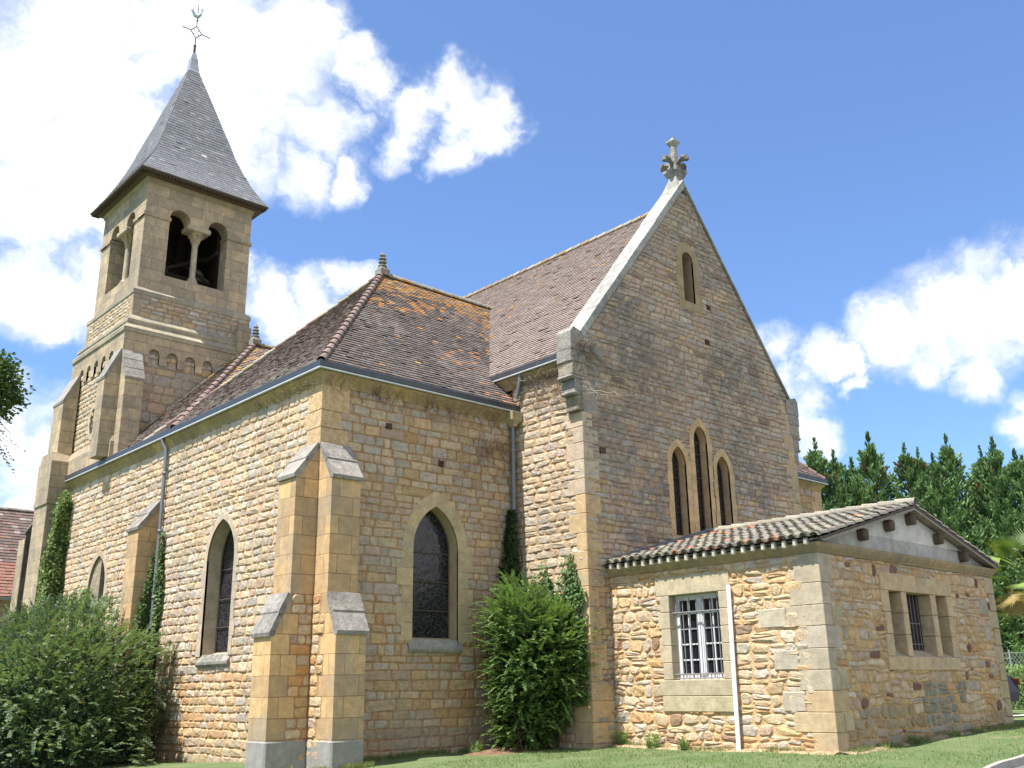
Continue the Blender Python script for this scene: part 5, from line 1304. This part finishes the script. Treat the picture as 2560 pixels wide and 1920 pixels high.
creeper('dry_creeper', 'bare creeper stems spread over the chancel side wall', (5.2, -1., 7.0), PX(GX0), -2.1, -.1, 8.1, 1.7, 110, .003)
creeper('dry_creeper', 'bare creeper stems around the kneeler at the left foot of the gable', (5.4, -2.25, 7.8), PY(GY), 5.0, 5.7, 8.6, 1.6, 90, .0025)
creeper('dry_creeper', 'bare brown creeper on the transept front beside the downpipe', (4.5, -.05, 5.), PY(0), 3.9, 5.1, 6.6, 1.8, 60, .003)

# conifer row beyond the church
def conifer(name, H, Rb, seed):
    V, F, C = [], [], []; n = int(2300*H/11)
    nb = 230
    for i in range(nb):
        t = ((i+R())/nb)**.9; z = .3+t*(H-.9); rad = (Rb*(1-t)**.8*(.8+.4*vn(i*.37, seed, 3))+.18); a = U(0, 6.283)
        if R() < .22: rad *= U(1.1, 1.4)
        if R() < .1: continue
        el = .15+.75*t+U(-.15, .2); d = Vector((math.cos(a)*math.cos(el), math.sin(a)*math.cos(el), math.sin(el)))
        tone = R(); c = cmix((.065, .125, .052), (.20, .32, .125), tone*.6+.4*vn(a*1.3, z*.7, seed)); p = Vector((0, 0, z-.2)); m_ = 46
        if R() < .03: c = (.16, .13, .06)
        for k in range(m_):
            u_ = .22+.78*(k/m_)**.8; q = p+d*(rad*u_)+Vector((0, 0, .18*rad*u_*u_)); wdt = rad*.17*(1.1-u_)+.05; q = q+rv()*wdt
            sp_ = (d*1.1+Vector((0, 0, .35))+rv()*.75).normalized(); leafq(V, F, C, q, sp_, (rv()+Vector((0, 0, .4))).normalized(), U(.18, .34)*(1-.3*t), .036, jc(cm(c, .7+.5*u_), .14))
    for k in range(150): # leader
        u_ = R(); q = Vector((0, 0, H-1.9+u_*1.9))+rv()*.26*(1-u_); a = U(0, 6.28); d = (Vector((math.cos(a)*.9, math.sin(a)*.9, .9+u_*1.6))).normalized(); leafq(V, F, C, q, d, rv(), U(.25, .55)*(1.3-.95*u_), .04, jc((.06, .12, .035), .15))
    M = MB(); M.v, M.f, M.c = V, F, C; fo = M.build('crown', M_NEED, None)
    M = MB(); M.tube([(0, 0, -.6), (0, 0, H*.5), (0, 0, H-.5)], [.2, .13, .03], (.11, .08, .06), 8); tr = M.build('trunk', M_WOOD, None)
    return fo, tr, H
protos = [conifer('a', 11., 2.7, 1.), conifer('b', 11., 3.0, 5.), conifer('c', 11., 2.5, 9.)]
spots = [(26.1, 5.24, 10.0), (26.43, 4.5, 11.1), (26.8, 3.9, 10.5), (27.09, 3.3, 10.1), (27.48, 2.65, 11.15), (28.05, 1.45, 10.55), (28.23, 1.0, 10.3), (28.5, .55, 10.0), (28.71, .02, 10.7), (29.3, -.65, 9.4), (29.18, -1.05, 10.1), (29.35, -1.5, 10.4), (29.6, -2.15, 9.8), (29.72, -2.75, 10.0),
         (28.6, 7.1, 10.6), (29.8, 3.9, 9.8), (30.7, 1.9, 9.8), (31.6, .3, 9.7), (32.4, -1.4, 10.1)]
ords = ['tall conifer with a sharp leader', 'broad conifer with feathery branches', 'slim pale green conifer']
used = set()
where = ['nearest to the church, half hidden by the gable', 'first full tree right of the gable', 'second from the gable, lower and slim', 'third from the gable, shortest of the left group', 'fourth from the gable and tallest of the left group', 'just right of the sky gap above the annex ridge', 'right of the sky gap, leaning on its neighbour', 'in the middle above the right roof slope of the annex', 'tallest above the right roof slope of the annex', 'low and ragged between two tall tops', 'left of the twin tops near the right edge', 'right of the twin tops near the right edge', 'second from the right edge of the photo', 'at the right edge of the photo',
         'behind the row beside the gable', 'in the back row behind the sky gap', 'in the back row above the annex gable', 'in the back row right of the annex gable', 'in the back row near the right edge']
for i, (x, y, h) in enumerate(spots):
    k = (i*2+i//3) % 3; fo, tr, H0 = protos[k]; s_ = h/H0
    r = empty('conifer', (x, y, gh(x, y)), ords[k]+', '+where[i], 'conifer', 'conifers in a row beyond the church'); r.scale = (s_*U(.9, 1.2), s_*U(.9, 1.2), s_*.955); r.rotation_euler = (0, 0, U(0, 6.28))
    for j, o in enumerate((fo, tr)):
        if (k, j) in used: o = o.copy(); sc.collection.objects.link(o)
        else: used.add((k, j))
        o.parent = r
# palm near the right edge
px_, py_ = 18.5, -6.13
palm = empty('fan_palm', (px_, py_, gh(px_, py_)), 'yellow-green fan palm entering the picture at the right edge', 'palm tree')
M = MB(); M.tube([(px_, py_, 0), (px_+.05, py_, 1.9), (px_, py_, 3.95)], [.17, .15, .17], (.20, .14, .09), 10)
for i in range(150):
    a = U(0, 6.28); z = U(.3, 4.0); p = Vector((px_+.15*math.cos(a), py_+.15*math.sin(a), z)); M.add([tuple(p), tuple(p+Vector((math.cos(a)*.12-.03, math.sin(a)*.12, .1))), tuple(p+Vector((math.cos(a)*.10+.03, math.sin(a)*.1, -.06)))], [(0, 1, 2)], jc((.22, .16, .10), .2))
B(M, 'trunk', M_WOOD, palm)
V, F, C = [], [], []
for i in range(30):
    a = i*2.4+U(-.2, .2); el = U(-.75, 1.15); d = Vector((math.cos(a)*math.cos(el), math.sin(a)*math.cos(el), math.sin(el))); L = U(.7, 1.1)
    b0 = Vector((px_, py_, 4.0)); hub = b0+d*L+Vector((0, 0, -.12*L)); sd_ = d.cross(Vector((0, 0, 1))).normalized(); un = sd_.cross(d)
    c = jc((.20, .27, .06) if R() < .55 else (.10, .17, .05), .15) if el > -.5 else jc((.33, .26, .11), .1)
    leafq(V, F, C, b0, d, un, L, .02, (.2, .22, .08))
    for k in range(34):
        th = math.radians(-115+230*k/33); ld = (d*math.cos(th)+sd_*math.sin(th)+Vector((0, 0, -.18))).normalized(); leafq(V, F, C, hub, ld, un, U(.5, .66), .017, jc(c, .1))
mesh_of(V, F, C, 'fronds', M_LEAF, palm)
# broadleaf tree entering at the left edge
tx, ty = -6.95, -1.15+.45
lt = empty('broadleaf_tree', (tx, ty, gh(tx, ty)), 'broadleaf tree whose dark green branch tips enter at the left edge', 'tree')
V, F, C = [], [], []; cen = Vector((tx, ty, 5.55)); tips = []
cen = Vector((-7.27, -2.13, 5.12))
for i in range(1100):
    v = rv(); lobe = .7+.5*vn(v.x*2.2+3, v.z*2.2+v.y, 31); p = cen+Vector((v.x*1.28, v.y*1.28, v.z*.60))*lobe*(U(.55, 1) if R() < .5 else U(.85, 1.03))
    for k in range(13):
        q = p+rv()*U(.02, .16); leafq(V, F, C, q, (v+rv()*.9+Vector((0, 0, -.3))).normalized(), (Vector((0, 0, 1))+rv()*.7).normalized(), U(.05, .085), .024, jc(cmix((.035, .075, .022), (.11, .17, .06), vn(q.x*2, q.z*2, 7)), .2))
for i in range(14):
    a = U(-.9, .3); spray(V, F, C, cen+Vector((.62, -.55, U(-.9, -.3))), Vector((.7, -.6, U(-1.1, .2))), U(.3, .75), 1., .07, .022, .05, lambda q: jc((.05, .095, .03), .2))
mesh_of(V, F, C, 'crown', M_LEAF, lt); M = MB()
M.tube([(cen.x-.9, cen.y+.8, -.5), (cen.x-.85, cen.y+.75, 2.2), (cen.x-.6, cen.y+.5, 3.9), (cen.x, cen.y, 5.2)], [.2, .16, .11, .04], (.14, .11, .085), 9)
for i in range(14): v = rv(); v.z = abs(v.z)*.5; M.tube([cen+Vector((-.4, .35, -.6)), cen+v*.5, cen+v*1.05], [.045, .025, .008], (.12, .09, .07), 5)
B(M, 'trunk', M_WOOD, lt)

# ---------------------------------------------------------------- background right: hedge, fence, car, trees behind
hd = empty('hedge', (21.9, -4.6, .2), 'clipped bright green hedge behind the parked car', 'hedge')
V, F, C = [], [], []
for i in range(9000):
    t = R(); x = 21.0+t*1.9+U(-.5, .5); y = -2.2-t*5.2; z = U(.2, 1.5)+.22*vn(x*2, y*2, 3); leafq(V, F, C, Vector((x, y, z)), rv(), (Vector((-.4, -.3, 1))+rv()*.6).normalized(), U(.06, .1), .026, jc(cmix((.10, .18, .04), (.22, .32, .09), vn(x*2, z*3, 9)), .15))
mesh_of(V, F, C, 'foliage', M_LEAF, hd)
M = MB()
for i in range(9): t = i/8; M.tube([(21.+1.9*t, -2.2-5.2*t, .1), (21.05+1.9*t, -2.2-5.2*t, 1.2)], .02, (.12, .09, .06), 5)
B(M, 'stems', M_WOOD, hd)
fn = empty('wire_fence', (23., -4.5, .2), 'chain link fence with thin posts above the hedge', 'fence'); M = MB()
fa, fb = Vector((21.9, -.6, .2)), Vector((25.6, -10.4, .25)); fd = (fb-fa); 
nn2 = 110
for i in range(nn2):
    p = fa+fd*(i/nn2); q = fa+fd*((i+12)/nn2)+Vector((0, 0, 1.75)); M.tube([p, q], .004, (.32, .34, .33), 3, False); M.tube([p+Vector((0, 0, 1.75)), Vector((q.x, q.y, p.z))], .004, (.32, .34, .33), 3, False)
B(M, 'mesh', M_ZINC, fn)
for i in range(8):
    p = fa+fd*(i/7); M = MB(); M.tube([p, p+Vector((0, 0, 1.85))], .03, (.30, .33, .31), 8); B(M, 'post', M_ZINC, fn)
for i in range(2):
    M = MB(); z = (.05, 1.75)[i]; M.tube([fa+Vector((0, 0, z)), fb+Vector((0, 0, z))], .01, (.3, .33, .31), 5); B(M, 'rail', M_ZINC, fn)
# car: rear end showing behind the annex corner
def car(x, y, z, rot):
    c_ = empty('parked_car', (x, y, z), 'black parked car half hidden behind the far corner of the annex', 'car')
    def T(u, v, w_): return (x+u*math.cos(rot)-v*math.sin(rot), y+u*math.sin(rot)+v*math.cos(rot), z+w_)
    prof = [(-2.05, .30), (-2.12, .55), (-2.08, .85), (-1.95, 1.0), (-1.55, 1.32), (-.9, 1.45), (.2, 1.44), (.95, 1.05), (1.7, .92), (2.0, .75), (2.05, .35)]
    M = MB(); vs = []; ns = 6
    for k in range(ns):
        v = -.86+1.72*k/(ns-1); e = 1-.10*abs(k-(ns-1)/2)/((ns-1)/2)
        for (u, w_) in prof: vs.append(T(u*(1 if 0 < k < ns-1 else .97), v*(1 if w_ < 1. else .86), .3+(w_-.3)*e))
    n = len(prof); fs = [(k*n+i, k*n+(i+1) % n, (k+1)*n+(i+1) % n, (k+1)*n+i) for k in range(ns-1) for i in range(n)] + [tuple(range(n-1, -1, -1)), tuple(range((ns-1)*n, ns*n))]
    M.add(vs, fs, (.012, .013, .016)); body = B(M, 'body', M_CAR, c_)
    for s_ in (-1, 1):
        M = MB(); M.add([T(u, s_*.80, w_) for u, w_ in ((-1.45, 1.0), (-1.2, 1.28), (.1, 1.33), (.75, 1.02))], [(0, 1, 2, 3)], (0, 0, 0)); B(M, 'side_window', M_DG, c_)
        for u in (-1.3, 1.3):
            M = MB(); pts = [T(u+.31*math.cos(t*math.pi/10), s_*.80, .31+.31*math.sin(t*math.pi/10)) for t in range(20)]; q = [T(u+.31*math.cos(t*math.pi/10), s_*.89, .31+.31*math.sin(t*math.pi/10)) for t in range(20)]
            M.add(pts+q, [tuple(range(20)), tuple(range(39, 19, -1))]+[(i, (i+1) % 20, (i+1) % 20+20, i+20) for i in range(20)], (.01, .01, .01)); wh = B(M, 'wheel', M_RUBB, c_)
            M = MB(); M.add([T(u+.19*math.cos(t*math.pi/8), s_*.895, .31+.19*math.sin(t*math.pi/8)) for t in range(16)], [tuple(range(16))], (.4, .4, .42)); B(M, 'rim', M_CHROME, wh)
        M = MB(); a, b_ = T(-2.14, s_*.62-.16, .72), T(-2.06, s_*.62+.16, .88); M.add([T(-2.13, s_*.62-.16, .70), T(-2.13, s_*.62+.16, .70), T(-2.10, s_*.62+.16, .86), T(-2.10, s_*.62-.16, .86)], [(0, 1, 2, 3)], (.25, .01, .01)); B(M, 'tail_light', M_CAR, c_)
        M = MB(); M.add([T(2.06, s_*.6-.18, .62), T(2.06, s_*.6+.18, .62), T(2.02, s_*.6+.18, .76), T(2.02, s_*.6-.18, .76)], [(0, 1, 2, 3)], (.5, .5, .5)); B(M, 'headlight', M_CHROME, c_)
    M = MB(); M.add([T(-1.97, -.62, 1.01), T(-1.97, .62, 1.01), T(-1.60, .56, 1.31), T(-1.60, -.56, 1.31)], [(0, 1, 2, 3)], (0, 0, 0)); B(M, 'rear_window', M_DG, c_)
    return c_
car(16.2, -3.8, .33, math.radians(138))

# ---------------------------------------------------------------- stone house behind on the left
hs = empty('stone_house', (1.5, 30, 0), 'old stone house with weathered tile roof whose lowest rows are newer orange tiles', 'house')
M = MB(); masonry(M, PY(30), -.6, 5.2, lambda z: (-6, 5.5), [rect_ex(-2.4, -1.2, 1.2, 2.8)], lambda a, z: jc(pick([(CRM, 3), (BRN, .5), (PNK, 2), (GRY, 2)]), .15), (.2, .3), (.3, .6), .02, True, .012, .02, (.30, .23, .16))
M.box((-6, 30.05, -.5), (5.5, 37.5, 5.1), (.3, .24, .17)); B(M, 'wall', M_RUB, hs)
M = MB(); th_ = math.atan2(4.3, 3.6); hc, hs_ = math.cos(th_), math.sin(th_)
def colh(a, s):
    if s < 1.95: return jc((.25, .125, .095), .16)
    return jc(pick([((.17, .115, .10), 3), ((.13, .10, .09), 3), ((.28, .24, .21), .5), ((.24, .13, .10), .4)]), .16)
tiled(M, lambda a, s, n: (a, 29.6+s*hc-n*hs_, 5.2+s*hs_+n*hc), 5.6, lambda s: (-6.3, 5.8), colh, .19, .26, .03, .008)
M.box((-6.2, 33.3, 4.9), (5.7, 37.6, 5.3), (.2, .15, .12)); M.add([(-6.3, 33.2, 9.49), (5.8, 33.2, 9.49), (5.8, 37.8, 5.2), (-6.3, 37.8, 5.2)], [(0, 1, 2, 3)], (.2, .13, .11)); hr = B(M, 'roof', M_TILE, hs)
ridge(hr, (-6.3, 33.2, 9.49), (5.8, 33.2, 9.49), .1, .4, (.26, .2, .16), 'ridge_tiles', .4, lip=.01)
M = MB(); M.sweep([(-6.3, 29.6), (5.8, 29.6)], [(0, 5.05), (.12, 5.03), (.14, 5.15), (0, 5.17)], (.25, .26, .27)); B(M, 'gutter', M_ZINC, hs)
M = MB(); M.bbox((-2.5, 29.95, 1.1), (-1.1, 30.1, 1.25), (.4, .35, .28)); M.box((-2.4, 30.1, 1.25), (-1.2, 30.2, 2.8), (.05, .05, .06)); B(M, 'window', M_DRS, hs)

# ---------------------------------------------------------------- base of the annex: sandy strip and weeds
M = MB(); vs = []
for i in range(26):
    y = -2.25-i*.197; wv = .16+.20*vn(y*1.7, 3, 2); vs += [(XA+.03, y, gh(XA, y)+.05), (XA-wv*.5, y, gh(XA-.1, y)+.035), (XA-wv, y, gh(XA-wv, y)-.008)]
M.add(vs, [(i*3+j, i*3+j+1, i*3+j+4, i*3+j+3) for i in range(25) for j in range(2)], (.40, .29, .18)); tag(M.build('sandy_strip', M_SOIL, None), 'bare sandy strip at the foot of the annex', 'soil', None, 'structure')
M = MB(); vs = []
for i in range(38):
    x = 5.9+i*.195; wv = .10+.22*vn(x*1.3, 5, 2); vs += [(x, YA+.03, gh(x, YA)+.05), (x, YA-wv*.5, gh(x, YA)+.03), (x, YA-wv, gh(x, YA-wv)-.008)]
M.add(vs, [(i*3+j, i*3+j+1, i*3+j+4, i*3+j+3) for i in range(37) for j in range(2)], (.33, .25, .16)); tag(M.build('sandy_strip', M_SOIL, None), 'bare sandy strip along the shaded annex wall', 'soil', None, 'structure')
for (x, y, h, r, lab) in ((5.78, -2.45, .42, .16, 'tallest green weed in the corner between chancel and annex wall'), (5.74, -3.25, .34, .22, 'spreading green weed below the left side of the barred window'), (5.76, -4.0, .22, .14, 'small green weed below the middle of the barred window'), (8.35, -7.28, .16, .18, 'low pale weed at the foot of the shaded annex wall'), (3.55, -.55, .25, .2, 'green weed on the bare soil left of the arching shrub')):
    w_ = empty('weed', (x, y, gh(x, y)), lab, 'weed'); V, F, C = [], [], []
    for k in range(26):
        a = U(0, 6.28); spray(V, F, C, (x+U(-.4, .4)*r, y+U(-.4, .4)*r, gh(x, y)), Vector((math.cos(a)*.5, math.sin(a)*.5, 1.2)), h*U(.6, 1.1), 1.5, .05, .014, .03, lambda q: jc((.16, .24, .07), .2))
    mesh_of(V, F, C, 'foliage', M_LEAF, w_)
